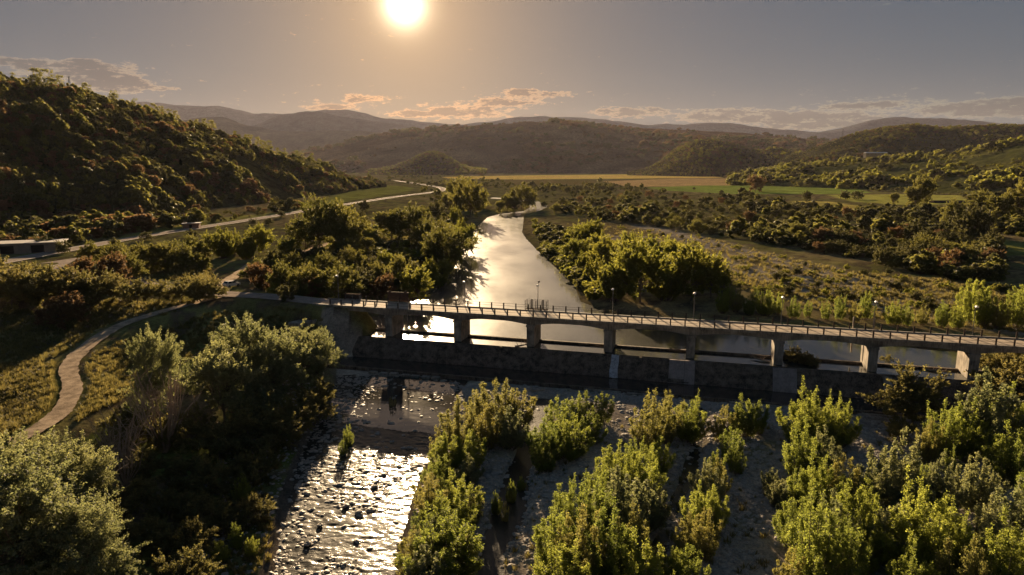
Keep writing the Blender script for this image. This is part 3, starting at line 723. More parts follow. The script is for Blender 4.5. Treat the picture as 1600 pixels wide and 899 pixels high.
# ------------------------------------------------------------------ parked car
def parked_car():
    x, y, z = ground_px(362, 449)
    t = thing('parked_car', 'small cream hatchback parked on the dirt beside the access road', 'car', (x, y, h1(x, y) + 0.1), math.radians(62))
    L = 1.85; w = 0.80
    prof = [(-L, .32), (L, .32), (L + .05, .62), (L - .08, .82), (0.95, .95), (0.45, 1.40), (-1.25, 1.45), (-1.75, 1.0), (-L - .03, .85)]
    body = MB(); n = len(prof)
    inset = [0, 0, 0, 0.02, 0.03, 0.16, 0.16, 0.05, 0.02]
    body.v = [(a, -w + i, b) for (a, b), i in zip(prof, inset)] + [(a, w - i, b) for (a, b), i in zip(prof, inset)]
    body.f = [tuple(range(n)), tuple(n + q for q in reversed(range(n)))] + [(q, n + q, n + (q + 1) % n, (q + 1) % n) for q in range(n)]
    body.build('body', M['carpaint'], t)
    def pane(pts, name='window'):
        m = MB(); m.v = pts; m.f = [tuple(range(len(pts)))]; m.build(name, M['glass'], t)
    for sgn in (-1, 1):
        for (a0, a1, b0, b1) in ((-1.45, -0.45, -1.2, -0.42), (-0.35, 0.82, -0.32, 0.42)):
            e0 = sgn * (w - 0.02); e1 = sgn * (w - 0.135)
            pane([(a0, e0, 0.98), (a1, e0, 0.98), (b1, e1, 1.36), (b0, e1, 1.38)])
        MB().box(1.0, 1.16, sgn * .86 - .07, sgn * .86 + .07, .92, 1.05).build('mirror', M['carpaint'], t)
        MB().box(L - .02, L + .065, sgn * .55 - .16, sgn * .55 + .16, .62, .76).build('headlight', M['white'], t)
        MB().box(-L - .06, -L + .02, sgn * .62 - .12, sgn * .62 + .12, .70, .88).build('tail_light', M['red'], t)
        for a in (-1.2, 1.2):
            wh = MB().tube([(a, sgn * (w - .18), .3), (a, sgn * (w + .03), .3)], 0.3, 14).build('wheel', M['tyre'], t)
            MB().tube([(a, sgn * (w + .02), .3), (a, sgn * (w + .045), .3)], 0.18, 10).build('rim', M['steel'], wh)
    pane([(0.92, -w + .10, .99), (0.92, w - .10, .99), (0.52, w - .20, 1.37), (0.52, -w + .20, 1.37)], 'windscreen')
    pane([(-1.33, -w + .22, 1.40), (-1.33, w - .22, 1.40), (-1.77, w - .14, 1.03), (-1.77, -w + .14, 1.03)], 'rear_window')
    MB().box(L + .0, L + .09, -.7, .7, .36, .56).build('bumper', M['rail'], t)
    MB().box(-L - .08, -L, -.7, .7, .36, .56).build('bumper', M['rail'], t)
parked_car()

# ------------------------------------------------------------------ sheds, far buildings
def shed():
    a = at_depth(96, 394, 216); zb = h1(a[0] - 3, a[1]); t = thing('long_shed', 'long low plaster shed with a pale flat roof beside the main road', 'building', (a[0], a[1], zb), math.radians(22))
    MB().box(-34, 0, 0, 9, -1, 3.1).build('wall', M['plaster'], t)
    MB().prism([(-34.6, 3.102), (0.5, 3.102), (0.5, 3.34), (-34.6, 3.34)], -0.7, 9.6).build('roof', M['roof'], t)
    for k in range(4): 
        d = MB().box(-32 + k * 8, -28.5 + k * 8, -0.05, -0.004, 0.1, 2.5).build('door', M['dark'], t)
        MB().box(-32.2 + k * 8, -28.3 + k * 8, -0.09, -0.004, 2.502, 2.68).build('lintel', M['conc'], d)
shed()
def small_shed():
    x, y, z = ground_px(300, 357)
    t = thing('field_hut', 'small lone brown hut in the grass beyond the main road', 'hut', (x, y, z), math.radians(12))
    MB().box(-3.2, 3.2, -2, 2, -0.5, 2.1).build('wall', M['brick'], t)
    MB().prism([(-3.7, 2.1), (3.7, 2.3), (3.7, 2.5), (-3.7, 2.3)], -2.4, 2.4).build('roof', M['roof'], t)
    MB().box(-0.6, 0.5, -2.04, -2.003, 0, 1.8).build('door', M['dark'], t)
small_shed()
def gabled(name, label, px, py, Y, wx, wy, h, rz, wallm, roofm, nwin, cat='building', pitch=0.25, dark_win=True):
    a = at_depth(px, py, Y); t = thing(name, label, cat, tuple(a), rz)
    MB().box(-wx / 2, wx / 2, -wy / 2, wy / 2, -6, h).build('wall', wallm, t)
    m = MB(); r = wy * pitch; o = 0.5
    m.v = [(-wx/2-o, -wy/2-o, h + .01), (wx/2+o, -wy/2-o, h + .01), (wx/2+o, wy/2+o, h + .01), (-wx/2-o, wy/2+o, h + .01), (-wx/2-o, 0, h + r), (wx/2+o, 0, h + r)]
    m.f = [(0,1,5,4), (2,3,4,5), (0,4,3), (1,2,5), (3,2,1,0)]; m.build('roof', roofm, t)
    for k in range(nwin):
        u = -wx / 2 + wx * (k + 0.5) / nwin
        MB().box(u - .5, u + .5, -wy/2 - .05, -wy/2 - .004, h * 0.35, h * 0.75).build('window', M['dark'], t)
    return t
tw = at_depth(1516, 320, 560)
t = thing('brick_tower', 'slender brick tower house standing among trees by the yellow field', 'tower', tuple(tw), 0.3)
MB().box(-2.2, 2.2, -2.2, 2.2, -6, 7.4).build('wall', M['brick'], t)
m_ = MB(); m_.v = [(-2.6, -2.6, 7.41), (2.6, -2.6, 7.41), (2.6, 2.6, 7.41), (-2.6, 2.6, 7.41), (0, 0, 8.9)]; m_.f = [(0,1,4), (1,2,4), (2,3,4), (3,0,4), (3,2,1,0)]; m_.build('roof', M['roof'], t)
for zz in (2.0, 5.0): MB().box(-.5, .5, -2.25, -2.204, zz, zz + 1.3).build('window', M['dark'], t)
gabled('farm_barn', 'long low dark barn beside the brick tower', 1480, 322, 555, 26, 7, 3.2, 0.05, M['dark'], M['rail'], 5, 'barn', 0.18)
gabled('hillside_barn', 'long pale-roofed barn high on the far hill slope', 1368, 243, 1420, 46, 10, 4.5, 0.1, M['plaster'], M['white'], 6, 'barn', 0.2)
gabled('farmhouse', 'tiny pale farmhouse at the edge of the golden fields', 1180, 277, 1850, 16, 9, 5, 0.3, M['plaster'], M['brick'], 3, 'house', 0.3)

def pylon(px, py, Y, h, label):
    a = at_depth(px, py, Y); t = thing('power_pylon', label, 'pylon', tuple(a), 0.3, 'power pylons on the ridges')
    for sx in (-1, 1):
        for sy in (-1, 1): MB().tube([(sx * h * .09, sy * h * .09, -8), (sx * h * .02, sy * h * .02, h)], [h * .009, h * .006], 4).build('leg', M['steel'], t)
    for k in range(5):
        z0 = h * k / 5; z1 = h * (k + 1) / 5; r0 = h * (.09 - .014 * k); r1 = h * (.09 - .014 * (k + 1))
        for sx in (-1, 1):
            MB().tube([(sx * r0, -r0, z0), (-sx * r1, -r1, z1)], h * .004, 4).build('brace', M['steel'], t)
    for z in (.78, .95): MB().tube([(-h * .13, 0, h * z), (h * .13, 0, h * z)], h * .007, 4).build('crossarm', M['steel'], t)
pylon(110, 146, 610, 14, 'lattice pylon on the wooded ridge of the left hill')
pylon(1316, 216, 2050, 26, 'distant lattice pylon on the right hill crest')

def road_sign(px, py, kind, label, h=2.4):
    x, y, _ = up(px, py, 6.1); t = thing('road_sign', label, 'road sign', (x, y, min(h1(x, y), 6.1)), -0.6, 'road signs at the junction')
    MB().tube([(0, 0, 0), (0, 0, h + .6)], 0.045, 6).build('post', M['steel'], t)
    def disc(r, z, mt, nm, k=16, ph=0.0, thick=0.03, y=0.0):
        MB().prism([(r * math.cos(2 * math.pi * i / k + ph), z + r * math.sin(2 * math.pi * i / k + ph)) for i in range(k)], -0.08 - thick - y, -0.05 - y).build(nm, mt, t)
    if kind == 'round': disc(0.55, h, M['green'], 'plate'); disc(0.40, h, M['white'], 'face', y=0.032)
    if kind == 'blue': disc(0.5, h - 1.2, M['blue'], 'plate'); disc(0.22, h - 1.2, M['white'], 'face', y=0.032)
    if kind == 'yield': disc(0.75, h, M['red'], 'plate', 3, -math.pi / 2); disc(0.48, h, M['white'], 'face', 3, -math.pi / 2, y=0.032)
    if kind == 'panel':
        MB().box(-.5, .5, -.08, -.05, h - .4, h + .2).build('plate', M['red'], t); MB().box(-.38, .38, -.115, -.082, h - .3, h + .1).build('face', M['white'], t)
road_sign(20, 429, 'round', 'round dark sign nearest the corner of the junction paving')
road_sign(50, 424, 'panel', 'small rectangular red-edged sign on the main road junction island')
road_sign(54, 432, 'blue', 'low round blue sign on the junction island')
road_sign(123, 411, 'yield', 'triangular give-way sign where the access road meets the main road')

# guard rail along the access road
g0 = smooth_line([p(205, 437, 5.9), p(245, 443, 5.8), p(285, 448, 5.75), p(330, 450, 5.7)], 4)
t = thing('guard_rail', 'grey steel guard rail along the bend of the access road', 'guard rail', tuple(g0[0]), 0)
base = np.array(g0[0]); gp = [np.array(q) - base for q in g0]
for q in gp[::1]: MB().box(q[0] - .06, q[0] + .06, q[1] - .06, q[1] + .06, q[2] - .6, q[2] + .75).build('post', M['steel'], t)
for dz in (0.45, 0.68): MB().tube([tuple(q + np.array((0, -.1, dz))) for q in gp], 0.07, 5).build('rail', M['steel'], t)

# ------------------------------------------------------------------ vegetation: prototypes
def leaf_mesh(name, P, Nn, size, m, seed, asp=0.55):
    """one small rhombic leaf per point P with normal Nn."""
    r = np.random.RandomState(seed); n = len(P)
    Nn = Nn / (np.linalg.norm(Nn, axis=1)[:, None] + 1e-9)
    a = np.cross(Nn, r.normal(size=(n, 3))); a /= np.linalg.norm(a, axis=1)[:, None] + 1e-9
    b = np.cross(Nn, a); s = (size * r.uniform(0.6, 1.4, n))[:, None]
    V = np.stack([P - a * s, P + b * s * asp + Nn * s * .1, P + a * s, P - b * s * asp + Nn * s * .1], 1).reshape(-1, 3)
    Q = np.arange(4 * n).reshape(-1, 4)
    me = np_mesh(name, V, Q, m, None, False)
    at = me.attributes.new('lv', 'FLOAT', 'FACE'); at.data.foreach_set('value', r.rand(n).astype(np.float32))
    return me
def upright(seed, h=7.0, w=5.2, shoots=18, per=760, m='lf_young', size=0.10, lean=0.30):
    """a stool of leafy upright shoots, each a tapering plume of its own height."""
    r = np.random.RandomState(seed); P = []; Nn = []; st = MB()
    for i in range(shoots):
        a = i * 2.4 + r.uniform(-.4, .4); q = math.sqrt((i + .3) / shoots); hh = h * (1.0 - 0.50 * q ** 1.5) * r.uniform(.72, 1.06); rr = w / 2 * q * 0.86
        base = np.array([math.cos(a) * rr * 0.3, math.sin(a) * rr * 0.3, 0]); top = np.array([math.cos(a) * rr, math.sin(a) * rr, hh]) + r.normal(0, .22, 3)
        mid = (base + top) / 2 + np.array([math.cos(a), math.sin(a), 0]) * rr * lean
        bez = lambda t: ((1 - t) ** 2)[:, None] * base + (2 * t * (1 - t))[:, None] * mid + (t ** 2)[:, None] * top
        st.tube([tuple(v) for v in bez(np.linspace(0, .95, 5))], [.06, .05, .035, .02, .01], 4)
        nt = 22; ts = np.sort(r.uniform(0.12, 0.97, nt))
        for t in ts:                                   # twigs that angle up out of the shoot
            c = bez(np.array([t]))[0]; L = (0.22 + 0.85 * (1 - t) ** 0.8) * (w / 5.2) * r.uniform(.5, 1.3)
            aa = r.uniform(0, 6.283); d = np.array([math.cos(aa), math.sin(aa), r.uniform(.7, 1.5)]); d /= np.linalg.norm(d)
            k = max(8, int(per / nt * (0.45 + L))); u = r.rand(k)
            p = c + d * (u * L)[:, None] + r.normal(0, 1, (k, 3)) * (0.05 + 0.10 * (1 - u) * (1 - t) + .03)[:, None]
            P.append(p); Nn.append(r.normal(size=(k, 3)) + np.array([0, 0, .35]))
        k = 60; u = np.linspace(.80, 1.02, k); P.append(bez(u) + r.normal(0, .07, (k, 3))); Nn.append(r.normal(size=(k, 3)))
    P = np.concatenate(P); Nn = np.concatenate(Nn); P[:, 2] = np.maximum(P[:, 2], 0.05)
    return st.mesh('stems', M['bark']), leaf_mesh('foliage', P, Nn, size, M[m], seed)
def rounded(seed, h=10.0, w=9.0, lobes=26, per=330, m='lf_olive', size=0.2, bare=0.16, flat=0.85, trunkr=0.22, sub=7):
    """broad crown: lobes of leaf clusters on limbs, thin in the middle, gaps between lobes."""
    r = np.random.RandomState(seed); P = []; Nn = []; st = MB(); ctr = np.array([0, 0, h * (0.5 + bare / 2)])
    rad = np.array([w / 2, w / 2, h * (1 - bare) / 2])
    st.tube([(0, 0, -0.4), (r.normal(0, .1), r.normal(0, .1), h * .22), (r.normal(0, .2), r.normal(0, .2), h * .45), (r.normal(0, .3), r.normal(0, .3), h * .72)],
            [trunkr, trunkr * .8, trunkr * .55, trunkr * .2], 6)
    for i in range(lobes):
        d = r.normal(size=3); d[2] = d[2] * flat + 0.22; d /= np.linalg.norm(d)
        q = r.uniform(0.45, 0.95) if i > 3 else r.uniform(0.1, 0.4)
        c = ctr + d * rad * q; lr = min(w, h) * r.uniform(0.09, 0.20)
        b0 = np.array([0, 0, h * r.uniform(.2, .5)]); mm = (b0 + c) / 2 + np.array([0, 0, -.05 * h])
        st.tube([tuple(b0), tuple(mm), tuple(c)], [trunkr * .4, trunkr * .25, trunkr * .08], 4)
        for j in range(sub):                           # clusters within the lobe
            e = r.normal(size=3); e /= np.linalg.norm(e); e[2] = e[2] * .8 + .15
            cc = c + e * lr * r.uniform(.4, 1.0); cr = lr * r.uniform(.28, .5); k = int(per / sub)
            o = r.normal(size=(k, 3)); o /= np.linalg.norm(o, axis=1)[:, None]
            p = cc + o * cr * (r.rand(k) ** 0.4)[:, None]
            P.append(p); Nn.append(o * 0.8 + r.normal(size=(k, 3)) * 0.7 + np.array([0, 0, .4]))
        for j in range(4):                             # loose sprays that break the outline
            e = d * .8 + r.normal(size=3) * .6 + np.array([0, 0, .45]); e /= np.linalg.norm(e); k = int(per * .11); u = r.rand(k)
            p = c + e * lr * .7 + e * (u * lr * r.uniform(.6, 1.5))[:, None] + r.normal(0, lr * .07, (k, 3)); P.append(p); Nn.append(r.normal(size=(k, 3)))
    P = np.concatenate(P); Nn = np.concatenate(Nn); keep = P[:, 2] > 0.1
    return st.mesh('trunk', M['bark']), leaf_mesh('crown', P[keep], Nn[keep], size, M[m], seed)
def gum(seed, h=11.0, m='lf_olive', size=0.32):
    r = np.random.RandomState(seed); P = []; Nn = []; st = MB()
    st.tube([(0, 0, -1), (.1, 0, h * .4), (r.normal(0, .3), r.normal(0, .3), h * .8), (0, 0, h)], [.16, .12, .08, .03], 5)
    for i in range(13):
        t = r.uniform(.42, 1.0); a = r.uniform(0, 6.3); L = h * .20 * (1.25 - t) * r.uniform(.7, 1.6) + .4
        c = np.array([math.cos(a) * L, math.sin(a) * L, h * t]); st.tube([(0, 0, h * t * .9), tuple(c)], [.05, .02], 4)
        k = 42; o = r.normal(size=(k, 3)); p = c + o * np.array([.55, .55, .42]); P.append(p); Nn.append(o + r.normal(size=(k, 3)))
    return st.mesh('trunk', M['bark']), leaf_mesh('crown', np.concatenate(P), np.concatenate(Nn), size, M[m], seed)
def dead_shrub(seed, h=4.0):
    r = np.random.RandomState(seed); st = MB()
    for i in range(26):
        a = r.uniform(0, 6.3); t = r.uniform(.15, .8); q = np.array([math.cos(a) * t * h * .6, math.sin(a) * t * h * .6, h * r.uniform(.55, 1)])
        mm = q * .5 + r.normal(0, .2, 3); st.tube([(0, 0, -.2), tuple(mm), tuple(q)], [.045, .03, .01], 4)
        for j in range(4):
            u = r.uniform(.4, .95); c = q * u; e = c + r.normal(0, .45, 3) + np.array([0, 0, .4]); st.tube([tuple(c), tuple(e)], [.018, .006], 3)
    return st.mesh('twigs', M['twig'])
M['twig'] = mat('dead_twig', (0.30, 0.23, 0.17), 0.9, 0.3, 3.0)
PR = {}
PR['young'] = [upright(11 + i, 7.0, (5.0, 4.2, 5.8, 4.6, 5.2, 4.0, 4.8)[i], (15, 11, 20, 13, 17, 9, 14)[i], 1500, ('lf_young', 'lf_tawny', 'lf_young', 'lf_fresh', 'lf_young', 'lf_fresh', 'lf_tawny')[i], 0.06) for i in range(7)]
PR['dusty'] = [upright(31 + i, 7.0, (5.2, 4.4)[i], (20, 16)[i], 1000, 'lf_silver', 0.085, .4) for i in range(2)]
PR['silver'] = [rounded(41 + i, 12.0, (10.0, 8.5, 11.0)[i], (46, 40, 50)[i], 760, 'lf_silver', 0.115, 0.12, sub=9) for i in range(3)]
PR['olive'] = [rounded(51 + i, 10.0, (10.5, 12.5, 9.0)[i], (38, 44, 34)[i], 420, 'lf_olive', 0.19, 0.05) for i in range(3)]
PR['green'] = [rounded(61 + i, 10.0, (9.0, 11.0)[i], 36, 420, 'lf_green', 0.19, 0.05) for i in range(2)] + [upright(65, 10, 8, 22, 700, 'lf_green', 0.16)]
PR['thick'] = [rounded(71 + i, 6.0, (7.0, 8.0, 6.2)[i], 30, 300, 'lf_dark', 0.17, 0.0, 1.0, 0.12) for i in range(3)]
PR['brown'] = [rounded(76 + i, 6.0, 7.5, 28, 300, 'lf_brown', 0.17, 0.0, 1.0, 0.12) for i in range(1)]
PR['shade'] = [rounded(81 + i, 6.0, (7.0, 8.5)[i], 30, 460, 'lf_shade', 0.12, 0.0, 0.8, 0.12) for i in range(2)]
PR['gum'] = [gum(91 + i) for i in range(3)]
PR['bushy'] = [rounded(101 + i, 3.0, (4.0, 5.0)[i], 14, 130, 'lf_green', 0.17, -0.1, 0.7, 0.06) for i in range(2)]
PROTO_H = {'young': 7.0, 'dusty': 7.0, 'silver': 12.0, 'olive': 10.0, 'green': 10.0, 'thick': 6.0, 'brown': 6.0, 'shade': 6.0, 'gum': 11.0, 'bushy': 3.0}
SHRUBS = {'young', 'dusty', 'thick', 'brown', 'shade', 'bushy'}
RND = random.Random(5)
def plant(kind, x, y, hgt, label, cat, group, name, widen=1.0, z=None, sink=0.1):
    st, cr = RND.choice(PR[kind]); s = hgt / PROTO_H[kind]
    z = h1(x, y) if z is None else z
    t = thing(name, label, cat, (x, y, z - sink), RND.uniform(0, 6.28), group)
    t.scale = (s * widen * RND.uniform(.92, 1.1), s * widen * RND.uniform(.92, 1.1), s)
    shrub = name.endswith(('shrub', 'bush', 'willow'))
    link('stems' if shrub else 'trunk', st, t); link('foliage' if shrub else 'crown', cr, t)
    return t
ORD = ['first', 'second', 'third', 'fourth', 'fifth', 'sixth', 'seventh', 'eighth', 'ninth', 'tenth', 'eleventh', 'twelfth', 'thirteenth', 'fourteenth', 'fifteenth',
       'sixteenth', 'seventeenth', 'eighteenth', 'nineteenth', 'twentieth', 'twenty-first', 'twenty-second', 'twenty-third', 'twenty-fourth', 'twenty-fifth', 'twenty-sixth', 'twenty-seventh', 'twenty-eighth', 'twenty-ninth', 'thirtieth']
def by_px(rows, kind, text, cat, group, name, widen=1.0, order='far'):
    """rows: (photo x, photo y of the foot, height in photo pixels[, kind]); text has one {} for the ordinal."""
    rows = sorted(rows, key=lambda q: q[1] if order == 'far' else q[0])
    for i, q in enumerate(rows):
        x, y, z = ground_px(q[0], q[1]); d = math.hypot(math.hypot(x, y), HC - z); k = F / d
        hgt = q[2] / (k * math.cos(math.atan2(HC - z, y))) * (RND.uniform(.72, 1.04) if name == 'young_willow' else 1.0)
        kd = q[3] if len(q) > 3 else kind
        if name == 'roadside_shrub' and float(sdf(pool, np.array([x]), np.array([y]))[0]) < 1.2: x += bn[0] * 4; y += bn[1] * 4; z = h1(x, y)
        if name == 'young_willow' and RND.random() < .18: kd = 'dusty'
        plant(kd, x, y, hgt, text.format(ORD[i]), cat, group, name, q[4] if len(q) > 4 else widen, z)

# ------------------------------------------------------------------ vegetation: willow strips on the gravel downstream
S1 = [(775,668,92),(745,676,84),(812,668,72),(716,698,84),(760,702,92),(795,700,74),(700,736,84),(735,732,66),(690,772,70),(672,816,84),(716,812,70),(700,850,92),(664,864,84),(738,822,58),(650,905,84),(692,912,104),(722,900,72),(668,940,90),(680,760,56),(672,790,60),(690,800,60),(655,880,70),(682,880,80),(705,880,80),(730,760,50),(690,716,60),(660,840,60)]
S2 = [(872,684,88),(908,668,78),(940,662,66),(852,722,74),(888,716,74),(922,694,66),(852,736,50)]
S3 = [(1042,694,96),(1076,690,84),(1012,706,92),(988,744,92),(1028,742,84),(958,764,96),(1000,784,96),(936,800,70),(886,838,104),(924,850,118),(972,842,124),(1012,826,92),(866,890,116),(906,912,128),(954,916,130),(992,902,120),(884,950,130),(1000,950,110)]
S4 = [(1128,690,74),(1162,682,70),(1186,678,62),(1140,722,70),(1118,746,68),(1150,742,56),(1104,788,76),(1122,776,64),(1090,836,92),(1110,830,76),(1074,880,92),(1098,874,70),(1050,922,88),(1072,930,90)]
S5 = [(1254,700,116),(1288,702,108),(1312,696,88),(1250,752,104),(1280,756,90),(1244,800,86),(1272,806,120),(1312,800,100),(1346,800,112),(1246,858,110),(1292,870,120),(1330,860,110),(1270,920,140),(1316,925,130),(1352,890,100),(1230,930,90)]
S6 = [(1500,720,136),(1536,712,140),(1470,724,112),(1562,708,116),(1448,726,80),(1404,800,116),(1436,800,104),(1466,808,92),(1390,880,132),(1432,900,140),(1482,752,86),(1520,800,92),(1576,756,100),(1598,770,108),(1484,900,128),(1540,890,118),(1590,880,146),(1566,940,150),(1420,960,140),(1500,958,130),(1612,830,140)]
W_LAB = 'yellow-green young willow, {} from the weir in the strip '
by_px(S1, 'young', W_LAB + 'beside the sparkling rapids', 'willow', 'willows in the strip beside the rapids', 'young_willow', 1.4)
by_px(S2, 'young', W_LAB + 'right of the first side channel', 'willow', 'willows in the short second strip', 'young_willow', 1.4)
by_px(S3, 'young', W_LAB + 'between the two side channels', 'willow', 'willows in the middle strip', 'young_willow', 1.12)
by_px(S4, 'young', W_LAB + 'left of the bare gravel', 'willow', 'willows in the narrow strip', 'young_willow', 1.12)
S5 = [(a, b, h * .9) for a, b, h in S5]; S6 = [(a, b, h * .85) for a, b, h in S6]
by_px(S5, 'young', W_LAB + 'right of the bare gravel', 'willow', 'willows right of the bare gravel', 'young_willow')
by_px(S6, 'young', 'yellow-green young willow, {} from the weir in the rightmost dense stand', 'willow', 'willows in the rightmost stand', 'young_willow')
by_px([(1425,662,66),(1580,660,70),(1405,690,30)], 'shade', 'dark green shrub, {} from the weir, at its foot by the pale gravel', 'shrub', 'dark shrubs at the weir foot', 'dark_shrub')
by_px([(800,790,44),(776,806,40),(790,820,36),(815,770,30)], 'young', 'thin sapling, {} from the weir, on the gravel beside the first side channel', 'sapling', 'saplings on the gravel', 'willow_sapling', 0.6)
by_px([(1216,790,44),(1228,800,40),(1206,770,34)], 'dusty', 'low dusty grey shrub, {} from the weir, at the edge of the bare gravel', 'shrub', 'dusty shrubs on the gravel', 'dusty_shrub', 1.3)
by_px([(614,640,24),(545,700,38),(536,715,30),(370,860,40),(345,880,34),(380,790,46),(395,870,30)], 'young', 'small green shrub, {} downstream, growing out of the stony river edge', 'shrub', 'small shrubs in the river', 'waterside_shrub', 0.9)

# left bank below the bridge: tall silver willows, dark undergrowth
by_px([(246,658,116,'silver',.66),(340,606,70,'dusty',1.0),(396,624,112,'silver',.95),(352,672,122,'silver',.85),(472,614,98,'silver',1.0),(434,644,102,'silver',.9),(498,606,82,'silver',.9),
       (300,610,44,'dusty',1.0),(400,668,80,'dusty',1.1)], 'silver',
      'tall silver-green willow, {} from the bridge on the left river bank', 'willow', 'silver willows on the left bank', 'silver_willow')
by_px([(64,842,110,'silver',1.1),(128,820,92,'silver',.95),(14,812,84,'silver',1.0),(90,776,66,'silver',.95),(40,925,136,'silver',1.1),(134,930,96,'silver',.95),(-30,900,140,'silver',1.0),(200,950,60,'dusty',1.2),(0,766,56,'dusty',1.2),(170,790,40,'dusty',1.2),(100,880,84,'dusty',1.2)], 'silver',
      'broad grey-green willow, {} from the dirt track in the corner stand', 'willow', 'willows in the near corner', 'broad_willow')
SH = [(210,694,44),(255,702,40),(300,702,50),(180,722,36),(345,722,50),(390,712,60),(230,752,40),(285,762,40),(330,776,46),(380,766,44),(430,706,54),(455,686,50),(395,818,34),(215,802,40),(265,812,36),(318,826,40),(240,862,40),(300,876,46),(350,836,30),(484,662,44),(500,644,44),(186,680,30),(160,875,50),(290,930,50),(410,752,40)]
by_px(SH, 'shade', 'dark shaded shrub, {} from the bridge under the left bank willows', 'shrub', 'dark undergrowth on the left bank', 'undergrowth_shrub')
for i, (a, b, h) in enumerate([(258,706,120),(182,742,70),(196,760,64),(228,670,62),(166,866,50),(192,735,80)]):
    x, y, z = ground_px(a, b); d = math.hypot(x, y); hh = h / (F / d)
    o = link('bare_shrub', dead_shrub(200 + i), None, (x, y, z), (0, 0, i * 1.3), hh / 4.0 * 1.1)
    tag(o, 'leafless grey-brown shrub, %s from the bridge among the left bank willows' % ORD[i], 'bare shrub', 'leafless shrubs on the left bank')

# meadow and hedges left of the track
by_px([(40,470,44),(75,478,48),(20,486,50),(110,476,46),(60,458,36),(150,476,40),(180,470,34),(0,470,50),(215,478,34),(250,474,30),(285,472,28),(305,474,34),(322,470,34),(335,466,24),(130,462,30)], 'shade',
      'dark hedge bush, {} from the left edge between access road and track', 'bush', 'dark hedge below the access road', 'hedge_bush', 1.1, 'x')
by_px([(100,512,40,'brown',1.2),(175,452,44,'brown',.9),(130,440,30,'brown',.9),(112,468,24,'brown',1.0)], 'brown', 'dry russet bush, {} from the left below the access road', 'bush', 'dry bushes by the access road', 'russet_bush', 1.0, 'x')
by_px([(140,412,26),(165,418,30),(190,424,34),(215,428,36),(240,426,40),(262,424,34),(290,420,30),(305,410,34),(180,408,20),(230,414,24),(275,408,26),(200,438,34),(320,424,20)], 'olive',
      'rounded olive bush, {} from the left on the island between the roads', 'bush', 'bushes on the island between the roads', 'olive_bush', 1.0, 'x')
by_px([(350,404,52),(385,406,48),(405,398,40),(335,398,30),(365,396,40)], 'green', 'dense green tree, {} from the left in the clump above the parked car', 'tree', 'trees above the parked car', 'dense_tree', 1.0, 'x')
by_px([(500,392,70,'olive',.9),(532,392,62,'olive',.9),(478,388,42,'olive',1.0),(556,380,44,'olive',1.0)], 'olive', 'tall dark tree, {} from the left in the clump beside the main road', 'tree', 'tall trees by the main road', 'tall_tree', 1.0, 'x')
# left bank of the pool
LB = [(652,474,64,'green',1.1),(630,452,58,'olive'),(672,440,54,'green'),(530,472,62,'olive'),(482,468,56,'olive'),(440,458,50,'olive'),(566,460,50,'thick'),(600,468,44,'brown'),(580,440,44,'thick'),(410,452,44,'brown'),
      (510,440,46,'olive'),(460,430,36,'olive'),(548,424,40,'olive'),(600,424,36,'green'),(690,418,70,'olive',1.0),(664,392,52,'olive'),(712,412,60,'olive'),(728,400,58,'green',.8),(640,378,62,'olive',1.2),(612,374,56,'olive',1.2),
      (722,368,40,'green',.9),(712,352,44,'green',.9),(735,340,62,'olive',.9),(722,326,52,'olive'),(750,326,34,'green'),(700,330,30,'olive'),(430,420,34,'thick'),(452,404,36,'green'),(466,414,30,'thick'),(500,412,30,'olive'),(540,404,34,'olive'),
      (575,398,34,'olive'),(495,470,44,'brown'),(550,474,40,'thick'),(590,448,40,'olive'),(450,470,30,'thick'),(400,434,32,'olive'),(660,350,34,'olive'),(680,340,28,'thick'),(690,452,30,'green'),(694,436,36,'green'),(580,384,30,'green'),(560,352,26,'thick'),(690,380,40,'olive'),(520,452,40,'thick')]
LBN = [(a, b, h * .80, *(r or ('olive',))) for a, b, h, *r in LB]
for k_, (nm_, tx, ct) in {'olive': ('olive_tree', 'rounded olive-brown tree, {} along the left shore of the pool', 'tree'), 'green': ('shore_tree', 'leafy green tree, {} along the left shore of the pool', 'tree'),
                          'thick': ('dusky_bush', 'dusky low bush, {} along the left shore of the pool', 'bush'), 'brown': ('russet_bush', 'reddish-brown bush, {} along the left shore behind the bridge', 'bush')}.items():
    by_px([q for q in LBN if q[3] == k_], k_, tx, ct, nm_.replace('_', ' ') + 's along the left shore', nm_, 1.0)
by_px([(792,330,24),(815,328,34),(826,326,28),(804,334,20),(780,334,20)], 'olive', 'dark tree, {} from the left on the islet at the head of the pool', 'tree', 'trees on the islet', 'islet_tree', 1.0, 'x')
# right bank of the pool and the bridge edge
RB = [(960,470,70),(1000,474,84),(1040,470,80),(1080,470,74),(1110,466,60),(930,450,58),(950,430,52),(985,440,66),(1022,440,62),(1064,440,58),(1100,448,56),(912,428,40),(900,412,36),(934,408,40),(968,410,36),(1050,424,46),(910,386,36),(925,392,44),(985,398,32),(1000,418,40),(950,466,44),(1128,462,40),(1090,430,30)]
by_px(RB, 'green', 'bright green willow, {} from the head of the pool on its right shore', 'willow', 'green willows on the right shore', 'shore_willow')
EB = [(1130,490,40),(1150,488,44),(1170,494,36),(1195,494,44),(1215,492,40),(1240,498,36),(1262,496,30),(1290,500,34),(1310,500,44),(1335,505,34),(1352,500,44),(1395,508,40),(1415,510,38),(1440,508,30),(1470,512,40),(1495,514,34),(1520,504,64),(1535,510,54),(1560,514,44),(1585,512,60),(1600,500,60),(1180,478,30),(1140,474,34)]
by_px(EB, 'young', 'green shrub, {} from the pool along the far edge of the bridge', 'shrub', 'shrubs along the upstream bridge edge', 'roadside_shrub', 1.0, 'x')
